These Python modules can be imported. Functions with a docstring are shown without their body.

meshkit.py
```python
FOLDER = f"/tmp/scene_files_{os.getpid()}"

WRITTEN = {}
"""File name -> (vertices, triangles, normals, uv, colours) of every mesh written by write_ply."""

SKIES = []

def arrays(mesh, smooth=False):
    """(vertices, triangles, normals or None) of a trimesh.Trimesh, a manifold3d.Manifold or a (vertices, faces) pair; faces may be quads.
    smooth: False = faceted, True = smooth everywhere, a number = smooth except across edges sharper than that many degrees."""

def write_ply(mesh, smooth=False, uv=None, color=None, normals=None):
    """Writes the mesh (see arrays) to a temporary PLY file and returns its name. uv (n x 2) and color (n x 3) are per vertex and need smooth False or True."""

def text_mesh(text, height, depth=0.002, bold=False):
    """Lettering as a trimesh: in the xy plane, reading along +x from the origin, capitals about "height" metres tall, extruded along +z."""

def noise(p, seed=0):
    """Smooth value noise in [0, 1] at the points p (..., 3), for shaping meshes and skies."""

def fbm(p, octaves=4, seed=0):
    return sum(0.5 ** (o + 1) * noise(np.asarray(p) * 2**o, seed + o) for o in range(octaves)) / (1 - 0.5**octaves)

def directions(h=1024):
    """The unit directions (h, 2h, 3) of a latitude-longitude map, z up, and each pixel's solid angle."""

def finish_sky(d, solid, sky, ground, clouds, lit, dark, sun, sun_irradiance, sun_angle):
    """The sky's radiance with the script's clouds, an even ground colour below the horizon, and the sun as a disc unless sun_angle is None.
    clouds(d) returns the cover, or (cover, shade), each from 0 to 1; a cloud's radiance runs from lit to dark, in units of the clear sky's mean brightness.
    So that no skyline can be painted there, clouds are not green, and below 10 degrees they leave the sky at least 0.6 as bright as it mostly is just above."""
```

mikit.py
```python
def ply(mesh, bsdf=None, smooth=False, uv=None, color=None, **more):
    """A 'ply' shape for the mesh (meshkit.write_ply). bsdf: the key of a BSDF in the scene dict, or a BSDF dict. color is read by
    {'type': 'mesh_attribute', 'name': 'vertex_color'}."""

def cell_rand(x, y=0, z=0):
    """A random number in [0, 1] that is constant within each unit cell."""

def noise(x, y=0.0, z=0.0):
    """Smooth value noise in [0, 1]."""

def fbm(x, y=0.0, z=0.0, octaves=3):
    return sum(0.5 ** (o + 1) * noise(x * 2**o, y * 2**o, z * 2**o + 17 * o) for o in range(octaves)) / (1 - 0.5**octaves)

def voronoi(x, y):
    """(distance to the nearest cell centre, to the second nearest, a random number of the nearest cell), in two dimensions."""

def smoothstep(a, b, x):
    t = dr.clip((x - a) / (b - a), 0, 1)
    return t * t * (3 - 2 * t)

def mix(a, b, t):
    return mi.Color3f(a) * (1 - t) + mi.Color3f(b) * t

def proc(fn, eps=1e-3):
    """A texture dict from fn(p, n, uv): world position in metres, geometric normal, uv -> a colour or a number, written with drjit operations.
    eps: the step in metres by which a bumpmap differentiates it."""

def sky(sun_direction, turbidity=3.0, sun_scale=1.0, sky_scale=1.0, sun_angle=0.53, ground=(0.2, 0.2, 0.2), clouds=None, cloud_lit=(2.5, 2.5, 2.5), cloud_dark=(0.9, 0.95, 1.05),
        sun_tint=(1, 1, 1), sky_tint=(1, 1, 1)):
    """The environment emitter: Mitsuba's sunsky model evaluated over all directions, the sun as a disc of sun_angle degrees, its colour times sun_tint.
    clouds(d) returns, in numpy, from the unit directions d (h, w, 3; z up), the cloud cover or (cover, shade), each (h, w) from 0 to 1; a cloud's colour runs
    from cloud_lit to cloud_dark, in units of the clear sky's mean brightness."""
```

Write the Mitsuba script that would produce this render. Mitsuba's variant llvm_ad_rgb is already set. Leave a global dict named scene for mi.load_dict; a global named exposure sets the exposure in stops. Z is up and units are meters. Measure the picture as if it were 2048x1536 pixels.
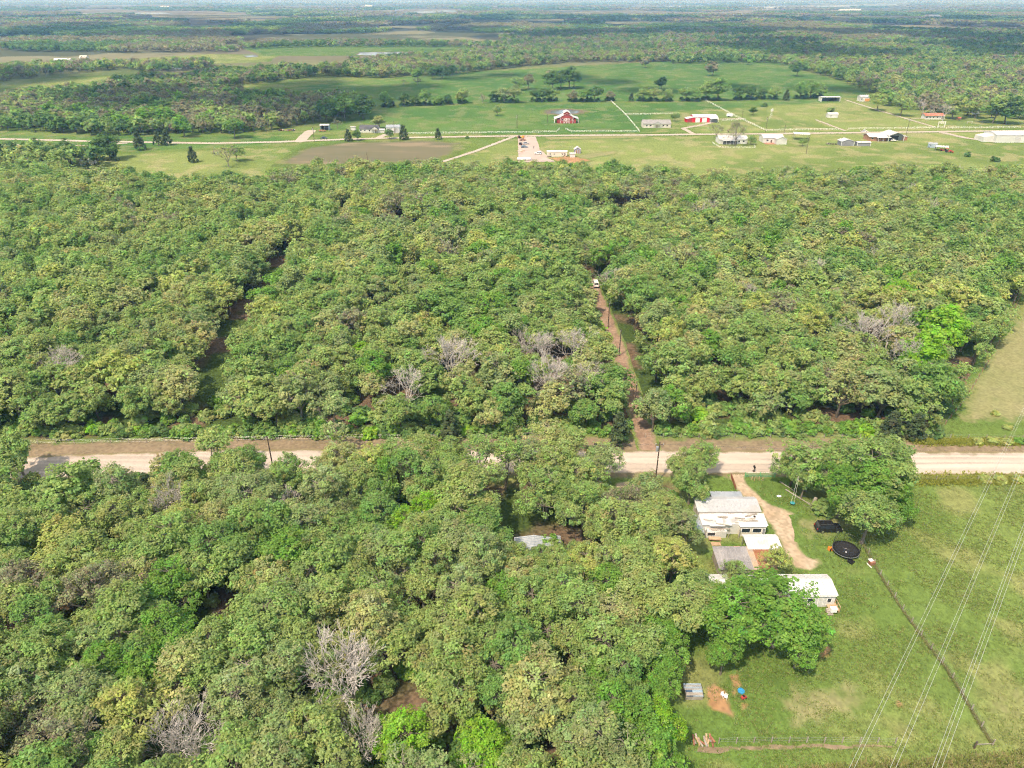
import math
import numpy as np, trimesh, shapely
from shapely.geometry import Polygon, LineString, Point, box as sbox
from scipy.spatial import Delaunay
import mitsuba as mi, drjit as dr
import mikit
from mikit import noise, fbm, smoothstep, mix, proc, ply

# ------------------------------------------------------------------ camera, sky, exposure
FOC, PITCH, HGT = 1420.0, math.radians(28.5), 90.0          # focal length for a 2048 px wide frame; tilt; height of the drone
T = mi.ScalarTransform4f
scene, labels = {}, {}
scene['camera'] = {'type': 'perspective', 'fov': 2 * math.degrees(math.atan(1024 / FOC)), 'fov_axis': 'x', 'near_clip': 1.0, 'far_clip': 60000.0,
                   'to_world': T().look_at(origin=[0, 0, HGT], target=[0, math.cos(PITCH), HGT - math.sin(PITCH)], up=[0, 0, 1]),
                   'medium': {'type': 'ref', 'id': 'air'}}
def sky_clouds(d):
    import meshkit
    q = d / np.maximum(d[..., 2:3], 0.06)
    n = meshkit.fbm(q * np.array([1.1, 1.1, 0]) + 3.1, 5)
    return np.clip((n - 0.40) / 0.16, 0, 1) * 0.9, np.clip((n - 0.6) / 0.3, 0, 1) * 0.5
scene['sky'] = mikit.sky([-0.33, -0.45, 0.83], turbidity=3, sun_scale=.78, sun_angle=1.5, clouds=sky_clouds, cloud_lit=(3.1, 3.1, 3.1), cloud_dark=(1.3, 1.35, 1.45), ground=(0.12, 0.14, 0.08))
exposure = 2.2
scene['air'] = {'type': 'homogeneous', 'albedo': {'type': 'rgb', 'value': [0.72, 0.87, 0.99]}, 'sigma_t': {'type': 'rgb', 'value': [5e-5, 8.5e-5, 1.45e-4]}}

# ------------------------------------------------------------------ helpers
def W(px, py, z=0.0):
    """Ground plan position of a place seen at photo pixel (px, py) and standing at height z."""
    r, d = (px - 1024) / FOC, (py - 768) / FOC
    dz = -math.sin(PITCH) - d * math.cos(PITCH)
    t = (HGT - z) / -dz
    return np.array([t * r, t * (math.cos(PITCH) - d * math.sin(PITCH))])
def WP(pts, z=0.0): return [tuple(W(x, y, z)) for x, y in pts]
def key_of(base):
    if base not in used: used.add(base); return base
    i = counts.get(base, 0)
    while True:
        i += 1; k = f'{base}_{i:03d}'
        if k not in used: used.add(k); counts[base] = i; return k
used, counts = set(), {}
class Thing:
    def __init__(s, name, label, cat, group=None, at=(0, 0, 0), rot=0.0):
        s.key = key_of(name); s.m = T().translate(list(at)).rotate([0, 0, 1], rot)
        labels[s.key] = {'label': label, 'category': cat}
        if group: labels[s.key]['group'] = group
    def part(s, name, mesh, bsdf, smooth=False, parent=None, label=None, stuff=False):
        k = key_of((parent or s.key) + '__' + name)
        d = mesh if isinstance(mesh, dict) else ply(mesh, bsdf, smooth)
        scene[k] = {**d, 'to_world': s.m}
        if label: labels.setdefault(k, {})['label'] = label
        if stuff: labels.setdefault(k, {})['kind'] = 'stuff'
        return k
def one(name, mesh, bsdf, label, cat, smooth=False, group=None, at=(0, 0, 0), rot=0):
    k = key_of(name); scene[k] = {**ply(mesh, bsdf, smooth), 'to_world': T().translate(list(at)).rotate([0, 0, 1], rot)}
    labels[k] = {'label': label, 'category': cat}
    if group: labels[k]['group'] = group
    return k
def struct(name, mesh, bsdf, label, uv=None, smooth=False):
    k = key_of(name); scene[k] = ply(mesh, bsdf, smooth, uv=uv); labels[k] = {'kind': 'structure', 'label': label}
    return k
cat = trimesh.util.concatenate
def bx(x0, x1, y0, y1, z0, z1):
    m = trimesh.creation.box((x1 - x0, y1 - y0, z1 - z0)); m.apply_translation(((x0 + x1) / 2, (y0 + y1) / 2, (z0 + z1) / 2)); return m
def cyl(p0, p1, r, n=8):
    return trimesh.creation.cylinder(r, segment=[list(p0), list(p1)], sections=n)
def extr(pts, h, z=0.0):
    m = trimesh.creation.extrude_polygon(Polygon(pts), h, engine='earcut'); m.apply_translation((0, 0, z)); return m
def profile(pts, y0, y1):
    """An outline in the xz plane, drawn out along y."""
    m = trimesh.creation.extrude_polygon(Polygon(pts), y1 - y0, engine='earcut')
    v = m.vertices.copy(); m.vertices = np.stack([v[:, 0], y1 - v[:, 2], v[:, 1]], 1); return m
def profile_x(pts, x0, x1):
    """An outline in the yz plane, drawn out along x."""
    m = trimesh.creation.extrude_polygon(Polygon(pts), x1 - x0, engine='earcut')
    v = m.vertices.copy(); m.vertices = np.stack([x0 + v[:, 2], v[:, 0], v[:, 1]], 1); return m
def tubes(segs, sides=3):
    """Tapered tubes from rows (x0 y0 z0 r0 x1 y1 z1 r1) as one vertex and face array."""
    s = np.asarray(segs, float); a, ra, b, rb = s[:, :3], s[:, 3], s[:, 4:7], s[:, 7]
    t = b - a; t /= np.linalg.norm(t, axis=1, keepdims=True) + 1e-9
    h = np.where(np.abs(t[:, 2:]) < 0.9, [[0, 0, 1.0]], [[1.0, 0, 0]])
    u = np.cross(t, h); u /= np.linalg.norm(u, axis=1, keepdims=True); w = np.cross(t, u)
    ang = np.arange(sides) * 2 * np.pi / sides
    ring = np.cos(ang)[None, :, None] * u[:, None] + np.sin(ang)[None, :, None] * w[:, None]
    v = np.concatenate([a[:, None] + ring * ra[:, None, None], b[:, None] + ring * rb[:, None, None]], 1).reshape(-1, 3)
    i = np.arange(len(s))[:, None] * 2 * sides; j = np.arange(sides)[None]; k = (j + 1) % sides
    q = np.stack([i + j, i + k, i + k + sides, i + j + sides], -1).reshape(-1, 4)
    return v, np.vstack([q[:, [0, 1, 2]], q[:, [0, 2, 3]]])
def wobble(poly, amp, step, seed=0, scale=6.0):
    """The outline with points every step metres, moved in and out by smooth noise."""
    import meshkit
    ring = poly.exterior.segmentize(step); p = np.array(ring.coords)[:-1]
    q = np.c_[p / scale, np.full(len(p), seed * 7.3)]
    return Polygon(p + amp * 2 * np.c_[meshkit.fbm(q, 3, seed) - 0.5, meshkit.fbm(q + 31, 3, seed + 5) - 0.5]).buffer(0)
def sheet(poly, z, step, fade=2.0):
    """A flat sheet over a plan outline; uv.x runs from 0 at the rim to 1 at fade metres inside."""
    ring = np.array(poly.exterior.segmentize(step).coords)[:-1]
    x0, y0, x1, y1 = poly.bounds
    gx, gy = np.meshgrid(np.arange(x0, x1, step), np.arange(y0, y1, step)); g = np.c_[gx.ravel(), gy.ravel()]
    g = g[shapely.contains_xy(poly.buffer(-0.35 * min(step, fade)), g[:, 0], g[:, 1])]
    inner = []
    for q in (0.5, 1.0):
        s = poly.buffer(-fade * q)
        for gg in getattr(s, 'geoms', [s]):
            if not gg.is_empty: inner.append(np.array(gg.exterior.segmentize(step).coords)[:-1])
    p = np.vstack([ring, *inner, g]); p = p[np.unique(np.round(p, 3), axis=0, return_index=True)[1]]
    f = Delaunay(p).simplices; c = p[f].mean(1); f = f[shapely.contains_xy(poly, c[:, 0], c[:, 1])]
    a = np.cross(np.c_[p[f[:, 1]] - p[f[:, 0]], np.zeros(len(f))], np.c_[p[f[:, 2]] - p[f[:, 0]], np.zeros(len(f))])[:, 2]
    f[a < 0] = f[a < 0][:, ::-1]
    d = shapely.distance(poly.exterior, shapely.points(p))
    return (np.c_[p, np.full(len(p), z)], f), np.c_[np.clip(d / fade, 0, 1), np.zeros(len(p))]
def lay(name, poly, z, step, fade, bsdf, label):
    m, uv = sheet(poly, z, step, fade); return struct(name, m, bsdf, label, uv=uv)

# ------------------------------------------------------------------ materials
def rgb(*c): return {'type': 'rgb', 'value': list(c)}
def flat(name, c, rough=0.6, metal=0.0, spec=0.5):
    scene[name] = {'type': 'twosided', 'b': {'type': 'principled', 'base_color': rgb(*c), 'roughness': rough, 'metallic': metal, 'specular': spec}}
    return name
def pm(name, fn, rough=None, metal=0.0):
    t = proc(fn)
    scene[name] = {'type': 'twosided', 'b': {'type': 'diffuse', 'reflectance': t} if rough is None else {'type': 'principled', 'base_color': t, 'roughness': rough, 'metallic': metal}}
    return name
def grass(p, a, b, dry, amount=0.45):
    n1, n2 = fbm(p.x * .018 + 5, p.y * .018, 3.0, 3), fbm(p.x * .11, p.y * .11 + 9, 7.0, 3)
    n3, n4 = noise(p.x * 1.9, p.y * 1.5, 2.0), noise(p.x * 5.7, p.y * 4.3, 5.0)
    c = mix(a, b, smoothstep(.36, .64, n1)); c = mix(c, dry, smoothstep(.48, .72, n2) * amount)
    return c * (0.52 + 0.36 * n3 + 0.44 * n4 + .16 * noise(p.x * .07 + .3 * n2, p.y * .9, 11.0))
YARD = ((.115, .185, .042), (.168, .228, .062), (.31, .28, .13))
def g_ground(p, n, uv):
    near = grass(p, *YARD)
    big = fbm(p.x * .0011 + 2, p.y * .0011, 1.0, 4); mid = fbm(p.x * .006, p.y * .006 + 4, 8.0, 3)
    far = mix((.10, .115, .07), (.19, .175, .125), smoothstep(.40, .60, big)); far = mix(far, (.27, .26, .165), smoothstep(.52, .66, mid) * .8)
    return mix(near, far, smoothstep(900, 1500, dr.sqrt(p.x * p.x + p.y * p.y)))
pm('m_ground', g_ground)
pm('m_pasture', lambda p, n, uv: mix(grass(p, *YARD), grass(p, (.078, .165, .042), (.115, .20, .052), (.21, .23, .10), .6), smoothstep(.1, .9, uv.x)))
pm('m_meadow', lambda p, n, uv: mix(grass(p, *YARD), grass(p, (.155, .215, .06), (.22, .27, .085), (.34, .31, .16), .6), smoothstep(.1, .9, uv.x + .5 * (fbm(p.x * .1, p.y * .1) - .5))))
def g_floor(p, n, uv):
    f = mix((.125, .088, .058), (.20, .142, .096), fbm(p.x * .22, p.y * .22, 1.0, 3)); f = mix(f, (.065, .10, .028), smoothstep(.42, .60, fbm(p.x * .09, p.y * .09, 4.0, 3)))
    f = f * (0.6 + 0.8 * noise(p.x * 2.6, p.y * 2.6, 3.0))
    return mix(grass(p, *YARD), f, smoothstep(.1, .9, uv.x + .7 * (fbm(p.x * .25, p.y * .25, 6.0) - .5)))
pm('m_floor', g_floor)
def dirt_over_grass(a, b, f=0.35, soft=.8):
    def fn(p, n, uv):
        d = mix(a, b, fbm(p.x * f, p.y * f, 2.0, 3)) * (0.8 + 0.4 * noise(p.x * 2.1, p.y * 2.1, 3.0))
        return mix(grass(p, *YARD), d, smoothstep(.5 - soft / 2, .5 + soft / 2, uv.x + .9 * (fbm(p.x * .6, p.y * .6, 6.0) - .5)))
    return fn
pm('m_dirt', dirt_over_grass((.40, .29, .19), (.52, .42, .31)))
pm('m_reddirt', dirt_over_grass((.36, .20, .095), (.42, .27, .16)))
pm('m_lane', dirt_over_grass((.26, .165, .115), (.38, .27, .20)))
pm('m_verge', dirt_over_grass((.21, .17, .105), (.30, .225, .155)))
pm('m_drygrass', dirt_over_grass((.225, .245, .10), (.31, .285, .15), .15))
def g_road(p, n, uv):
    c = mix((.48, .395, .325), (.57, .495, .43), fbm(p.x * .05, p.y * .5, 1.0, 3))
    w = p.y + 1.2 * fbm(p.x * .02, 0.0, 3.0, 2)
    c = c * (0.74 + 0.34 * noise(p.x * .03, w * 1.5, 2.0) + 0.1 * noise(p.x * 2, p.y * 3, 4.0) + .08 * noise(p.x * .4, p.y * 1.2, 8.0))
    return mix((.23, .19, .10), c, smoothstep(.05, .75, uv.x + .8 * (fbm(p.x * .5, p.y * .5, 6.0) - .5)))
pm('m_road', g_road)
def g_plough(p, n, uv):
    c = mix((.205, .18, .12), (.145, .15, .085), fbm(p.x * .03, p.y * .08, 1.0, 3))
    c = mix(c, (.27, .22, .15), smoothstep(.5, .65, fbm(p.x * .02 + 8, p.y * .06, 3.0, 3)))
    return mix(grass(p, (.115, .165, .045), (.16, .205, .060), (.26, .245, .12), .6), c, smoothstep(.2, .8, uv.x + .5 * (fbm(p.x * .08, p.y * .08) - .5)))
pm('m_plough', g_plough)
pm('m_gravel', lambda p, n, uv: mix((.42, .345, .30), (.55, .46, .41), fbm(p.x * .2, p.y * .2, 1.0, 3)))
pm('m_roadfar', lambda p, n, uv: mix((.43, .38, .31), (.52, .465, .395), fbm(p.x * .05, p.y * .3, 1.0, 2)))
pm('m_mud', dirt_over_grass((.14, .105, .08), (.20, .16, .13), .1))
scene['m_water'] = {'type': 'twosided', 'b': {'type': 'principled', 'base_color': rgb(.10, .11, .105), 'roughness': 0.09, 'specular': 0.8}}
scene['m_leaf'] = {'type': 'principledthin', 'base_color': {'type': 'mesh_attribute', 'name': 'vertex_color'}, 'roughness': 0.62, 'diff_trans': 1.0}
scene['m_bark'] = {'type': 'twosided', 'b': {'type': 'diffuse', 'reflectance': {'type': 'mesh_attribute', 'name': 'vertex_color'}}}

# ------------------------------------------------------------------ trees
PAL = {  # main leaf colour, second colour, bark
    'olive':  ((.29, .38, .11), (.37, .42, .15), (.25, .215, .175)),
    'tan':    ((.42, .43, .185), (.47, .44, .22), (.30, .26, .21)),
    'mid':    ((.225, .36, .095), (.30, .395, .125), (.23, .20, .165)),
    'green':  ((.14, .29, .065), (.20, .34, .085), (.20, .18, .15)),
    'lush':   ((.15, .32, .05), (.22, .38, .075), (.22, .195, .16)),
    'bright': ((.22, .43, .04), (.31, .49, .08), (.22, .19, .15)),
    'yellow': ((.44, .48, .11), (.50, .50, .17), (.26, .22, .17)),
    'grey':   ((.25, .34, .14), (.34, .385, .19), (.31, .28, .24)),
    'dark':   ((.095, .20, .06), (.14, .235, .08), (.17, .15, .125)),
    'cedar':  ((.105, .155, .075), (.14, .18, .09), (.20, .17, .14)),
    'mauve':  ((.29, .265, .185), (.26, .30, .15), (.24, .21, .185)),
    'bare':   ((.33, .285, .25), (.38, .335, .30), (.53, .49, .455)),
}
def leaves(rng, centres, crad, per, size, main, second, axis, updir=0.75):
    """Small folded leaf sprays scattered round the clump centres."""
    n = len(centres) * per
    c = np.repeat(centres, per, 0); r = np.repeat(np.broadcast_to(crad, (len(centres),)), per)
    d = rng.normal(size=(n, 3)); d /= np.linalg.norm(d, axis=1, keepdims=True)
    p = c + d * (r * rng.uniform(.25, 1, n) ** .6)[:, None] * [1, 1, .8]
    out = p - axis; out /= np.linalg.norm(out, axis=1, keepdims=True) + 1e-9
    nn = .65 * out + [0, 0, updir] + .5 * rng.normal(size=(n, 3)) + .45 * d
    nn /= np.linalg.norm(nn, axis=1, keepdims=True)
    u = np.cross(nn, rng.normal(size=(n, 3))); u /= np.linalg.norm(u, axis=1, keepdims=True) + 1e-9
    w = np.cross(nn, u); s = size * rng.uniform(.6, 1.35, n)[:, None]
    fold = nn * s * .22
    v = np.stack([p - u * s, p - w * s * .62 - fold, p + u * s, p + w * s * .62 - fold], 1).reshape(-1, 3)
    q = np.arange(n)[:, None] * 4
    f = np.vstack([q + [0, 1, 2], q + [0, 2, 3]])
    main, second = np.array(main) * 1.2, np.array(second) * 1.2
    t = np.repeat(np.clip(rng.normal(.4, .45, len(centres)), 0, 1), per)[:, None]
    col = np.array(main) * (1 - t) + np.array(second) * t
    col = col * np.repeat(rng.normal(1, .07, (len(centres), 3)), per, 0)
    col = col * (np.repeat(rng.normal(1, .13, len(centres)), per) * rng.normal(1, .12, n))[:, None]
    return v, f, np.clip(np.repeat(col, 4, 0), .004, .9)
COMMON = np.array([.315, .41, .165])
for _k, _w in {'olive': .42, 'tan': .42, 'mid': .4, 'green': .3, 'yellow': .5, 'grey': .35, 'dark': .12, 'lush': .12}.items():
    PAL[_k] = (tuple(np.array(PAL[_k][0]) * (1 - _w) + COMMON * _w), tuple(np.array(PAL[_k][1]) * (1 - _w) + COMMON * _w * 1.05), PAL[_k][2])
LOD = [dict(clumps=330, per=31, leaf=.18, crad=.60, twig=.5, sides=5), dict(clumps=210, per=19, leaf=.30, crad=.72, twig=.35, sides=4),
       dict(clumps=90, per=19, leaf=.45, crad=1.1, twig=.2, sides=3), dict(clumps=40, per=6, leaf=1.15, crad=1.3, twig=.0, sides=3), dict(clumps=24, per=8, leaf=1.2, crad=1.6, twig=.0, sides=3)]
def broadleaf(seed, lod, pal, density=1.0, tall=1.0):
    """(trunk, crown) of one broadleaf tree about 11 m high and 9 m wide; each (vertices, faces, colours)."""
    rng = np.random.default_rng(seed); L = LOD[lod]; main, second, bark = PAL[pal]
    tall = tall * rng.uniform(.86, 1.16); wide = rng.uniform(.82, 1.2); H, nl = 11.0 * tall, rng.integers(4, 10)
    fork = np.array([rng.normal(0, .25), rng.normal(0, .25), H * rng.uniform(.24, .34)])
    segs = [[0, 0, -.3, .30, *fork * [.6, .6, .5], .24], [*fork * [.6, .6, .5], .24, *fork, .2]]
    lob, lr = [], []
    for i in range(nl):
        a = i * 2.39996 + rng.normal(0, .3); rr = rng.uniform(1.4, 3.6) * wide if i > 1 else rng.uniform(0, 1.0)
        z = H * (rng.uniform(.68, .80) if i < 2 else rng.uniform(.46, .74) - .02 * rr)
        lob.append([rr * math.cos(a), rr * math.sin(a), z]); lr.append(rng.uniform(1.25, 2.3) * (1.25 if nl < 6 else 1))
    lob, lr = np.array(lob), np.array(lr)
    for c, r in zip(lob, lr):
        m = fork * .45 + c * .55 + [rng.normal(0, .3), rng.normal(0, .3), -.25]
        segs += [[*fork, .16, *m, .11], [*m, .11, *c, .055]]
    # clump centres on the lobes' outer skin
    n = int(L['clumps'] * density); pts, at = [], []
    while len(pts) < n:
        i = rng.integers(nl); d = rng.normal(size=3); d[2] = d[2] * .9 + .25; d /= np.linalg.norm(d)
        p = lob[i] + d * lr[i] * rng.uniform(.72, 1.12) * [1.08, 1.08, .85]
        if (np.linalg.norm((p - lob) / [1.08, 1.08, .85], axis=1) / lr).min() > .6 and p[2] > H * .2:
            pts.append(p); at.append(i)
    pts, at = np.array(pts), np.array(at)
    for p, i in zip(pts, at):
        if rng.random() < L['twig']:
            m = (lob[i] + p) / 2 + rng.normal(0, .15, 3)
            segs += [[*lob[i], .05, *m, .035], [*m, .035, *(p + (p - lob[i]) * .15), .014]]
    v, f = tubes(segs, L['sides'])
    bc = np.clip(np.array(bark) * rng.normal(1, .08, (len(v), 1)), .02, 1)
    cr = leaves(rng, pts, L['crad'] * rng.uniform(.6, 1.6, n), max(3, int(L['per'] * min(1, .55 + .45 * density))), L['leaf'], main, second, np.array([0, 0, H * .45]))
    return (v, f, bc), cr
def baretree(seed, lod, pal='bare', buds=0):
    rng = np.random.default_rng(seed); segs, tips = [], []
    bark = np.array(PAL[pal][2])
    depth = (6, 5, 4, 3, 3)[lod]
    def grow(p, d, ln, r, k):
        q = p + d * ln * .5 + rng.normal(0, .05 * ln, 3); e = q + (d + rng.normal(0, .12, 3)) * ln * .5
        segs.append([*p, r, *q, r * .86]); segs.append([*q, r * .86, *e, r * .7])
        if k == 0: tips.append(e); return
        for _ in range(3 if rng.random() < .72 else 2):
            nd = d + rng.normal(0, .36, 3) + [0, 0, .05]; nd /= np.linalg.norm(nd)
            grow(e, nd, ln * rng.uniform(.64, .86), max(r * rng.uniform(.54, .72), .026), k - 1)
    top = np.array([rng.normal(0, .15), rng.normal(0, .15), rng.uniform(1.6, 2.4)]); segs.append([0, 0, -.3, .27, *top, .2]); nl = int(rng.integers(5, 8))
    for i in range(nl):
        a, tilt = i * 6.283 / nl + rng.normal(0, .25), rng.uniform(.25, .85) if i else .1
        grow(top, np.array([math.cos(a) * math.sin(tilt), math.sin(a) * math.sin(tilt), math.cos(tilt)]), rng.uniform(2.3, 3.0), .125, depth - 1)
    v, f = tubes(segs, 3)
    tr = (v, f, np.clip(bark * rng.normal(1, .1, (len(v), 1)), .02, 1))
    if not buds: return tr, None
    t = np.array(tips); t = t[rng.random(len(t)) < buds]
    return tr, leaves(rng, t, .5, 5 if lod < 2 else 3, .2 if lod == 0 else .4, PAL['mauve'][0], PAL['grey'][1], np.array([0, 0, 5.0]))
def cedar(seed, lod, cone=1.0):
    rng = np.random.default_rng(seed); main, second, bark = PAL['cedar']; H = 8.0
    n = (190, 110, 60, 30, 20)[lod]; z = rng.uniform(.06, 1, n) ** .85; a = rng.uniform(0, 6.28, n)
    rr = 3.1 * np.clip((1 - z) ** (.75 * cone) * rng.uniform(.55, 1.05, n), .02, 2) * np.minimum(1, z * 6)
    p = np.c_[rr * np.cos(a), rr * np.sin(a), z * H]
    v, f = tubes([[0, 0, -.2, .17, 0, 0, H * .9, .04]], 5)
    tr = (v, f, np.tile(np.array(bark), (len(v), 1)))
    return tr, leaves(rng, p, (.55, .6, .75, 1.0, 1.1)[lod], (20, 11, 7, 5, 4)[lod], (.26, .42, .65, 1.1, 1.4)[lod], main, second, np.array([0, 0, 2.0]), .25)
def shrub(seed, lod, pal):
    rng = np.random.default_rng(seed); main, second, bark = PAL[pal]
    n = (60, 36, 20, 10, 8)[lod]; d = rng.normal(size=(n, 3)); d[:, 2] = np.abs(d[:, 2]) * .9; d /= np.linalg.norm(d, axis=1, keepdims=True)
    p = d * rng.uniform(.5, 1.1, n)[:, None] * [1.3, 1.3, 1.5] + [0, 0, .5]
    v, f = tubes([[0, 0, -.2, .05, *q, .015] for q in p[::4]], 3)
    return (v, f, np.tile(np.array(bark), (len(v), 1))), leaves(rng, p, .5, (22, 12, 7, 5, 4)[lod], (.22, .36, .55, .9, 1.1)[lod], main, second, np.array([0, 0, .4]))
groups = {}
SHAPES = {'broad': 9, 'thin': 4, 'bare': 4, 'budding': 3, 'cedar': 2, 'shrub': 2}
def tree_group(kind, i, lod, pal, single):
    """The key of the shapegroup that holds this tree (its parts trunk and crown, or one mesh of both)."""
    i = i % 5 if lod > 1 else i
    k = f'proto_{kind}_{i}_{lod}_{pal}' + ('_mass' if single else '')
    if k not in groups:
        s = hash_of(kind) * 100 + i
        a, b = (broadleaf(s, lod, pal) if kind == 'broad' else broadleaf(s, lod, pal, .5, 1.08) if kind == 'thin' else baretree(s, lod) if kind == 'bare' else
                baretree(s, lod, 'mauve', .8) if kind == 'budding' else cedar(s, lod) if kind == 'cedar' else shrub(s, lod, pal))
        f32 = lambda m: ply((m[0].astype(np.float32), m[1]), None, False, color=m[2].astype(np.float32))
        if single:
            if b is not None: a = (np.vstack([a[0], b[0]]), np.vstack([a[1], b[1] + len(a[0])]), np.vstack([a[2], b[2]]))
            g = {'crown': {**f32(a), 'bsdf': {'type': 'ref', 'id': 'm_leaf'}}}
        else:
            g = {'trunk': {**f32(a), 'bsdf': {'type': 'ref', 'id': 'm_bark'}}}
            if b is not None: g['crown'] = {**f32(b), 'bsdf': {'type': 'ref', 'id': 'm_leaf'}}
        groups[k] = scene[k] = {'type': 'shapegroup', **g}
    return k
def hash_of(s): return sum(ord(c) * (i + 3) for i, c in enumerate(s)) % 97
TREES = []   # every tree of the scene, before names are given: dict(x, y, kind, pal, s, zs, rot, label, name)
def plant(x, y, kind='broad', pal='mid', s=1.0, zs=None, label=None, short=None, name=None, lod=None, rot=None, shape=None):
    i = len(TREES); r = np.random.default_rng(1000 + i)
    TREES.append(dict(x=float(x), y=float(y), kind=kind, pal=pal, s=s, zs=zs or s ** .7 * r.uniform(.88, 1.14), rot=r.uniform(0, 360) if rot is None else rot, label=label, short=short, name=name, lod=lod,
                      shape=int(r.integers(SHAPES[kind])) if shape is None else shape))

# ------------------------------------------------------------------ ground, roads, fields, ponds
def grid_sheet(lines_x, lines_y, z):
    gx, gy = np.meshgrid(lines_x, lines_y); v = np.c_[gx.ravel(), gy.ravel(), np.full(gx.size, z)]
    nx = len(lines_x); i = (np.arange(len(lines_y) - 1)[:, None] * nx + np.arange(nx - 1)[None]).ravel()
    return v, np.vstack([np.c_[i, i + 1, i + nx + 1], np.c_[i, i + nx + 1, i + nx]])
LX = [-30000, -12000, -5000, -2500, -1200, -600, -300, -150, -75, 0, 75, 150, 300, 600, 1200, 2500, 5000, 12000, 30000]
struct('ground', grid_sheet(LX, [-4000, -1500, -500, 0, 50, 100, 150, 200, 300, 450, 600, 900, 1200, 1800, 2500, 4000, 7000, 12000, 28000], 0.0), 'm_ground', 'green grass and open land reaching to the horizon')
def poly(*pts): return Polygon(WP(pts))
ROAD_MID = [(-420, 955), (-150, 944), (60, 936), (240, 928), (480, 922), (760, 921), (1040, 922), (1300, 924), (1560, 925), (1824, 926), (2100, 927), (2420, 929)]
road_line = LineString(WP(ROAD_MID))
road_poly = road_line.buffer(4.6, cap_style='flat')
RY = lambda x: float(np.interp(x, *np.array(road_line.coords).T))
verge = LineString(WP([(x, y - 11) for x, y in ROAD_MID])).buffer(9.0, cap_style='flat')
lay('verge', wobble(verge, 1.0, 3, 4), .012, 5, 3.0, 'm_verge', 'brown and weedy strips beside the dirt road')
lay('dirt_road', road_poly, .024, 3, 1.6, 'm_road', 'wide pale dirt road crossing the picture from side to side')
ZONES = {}
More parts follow.
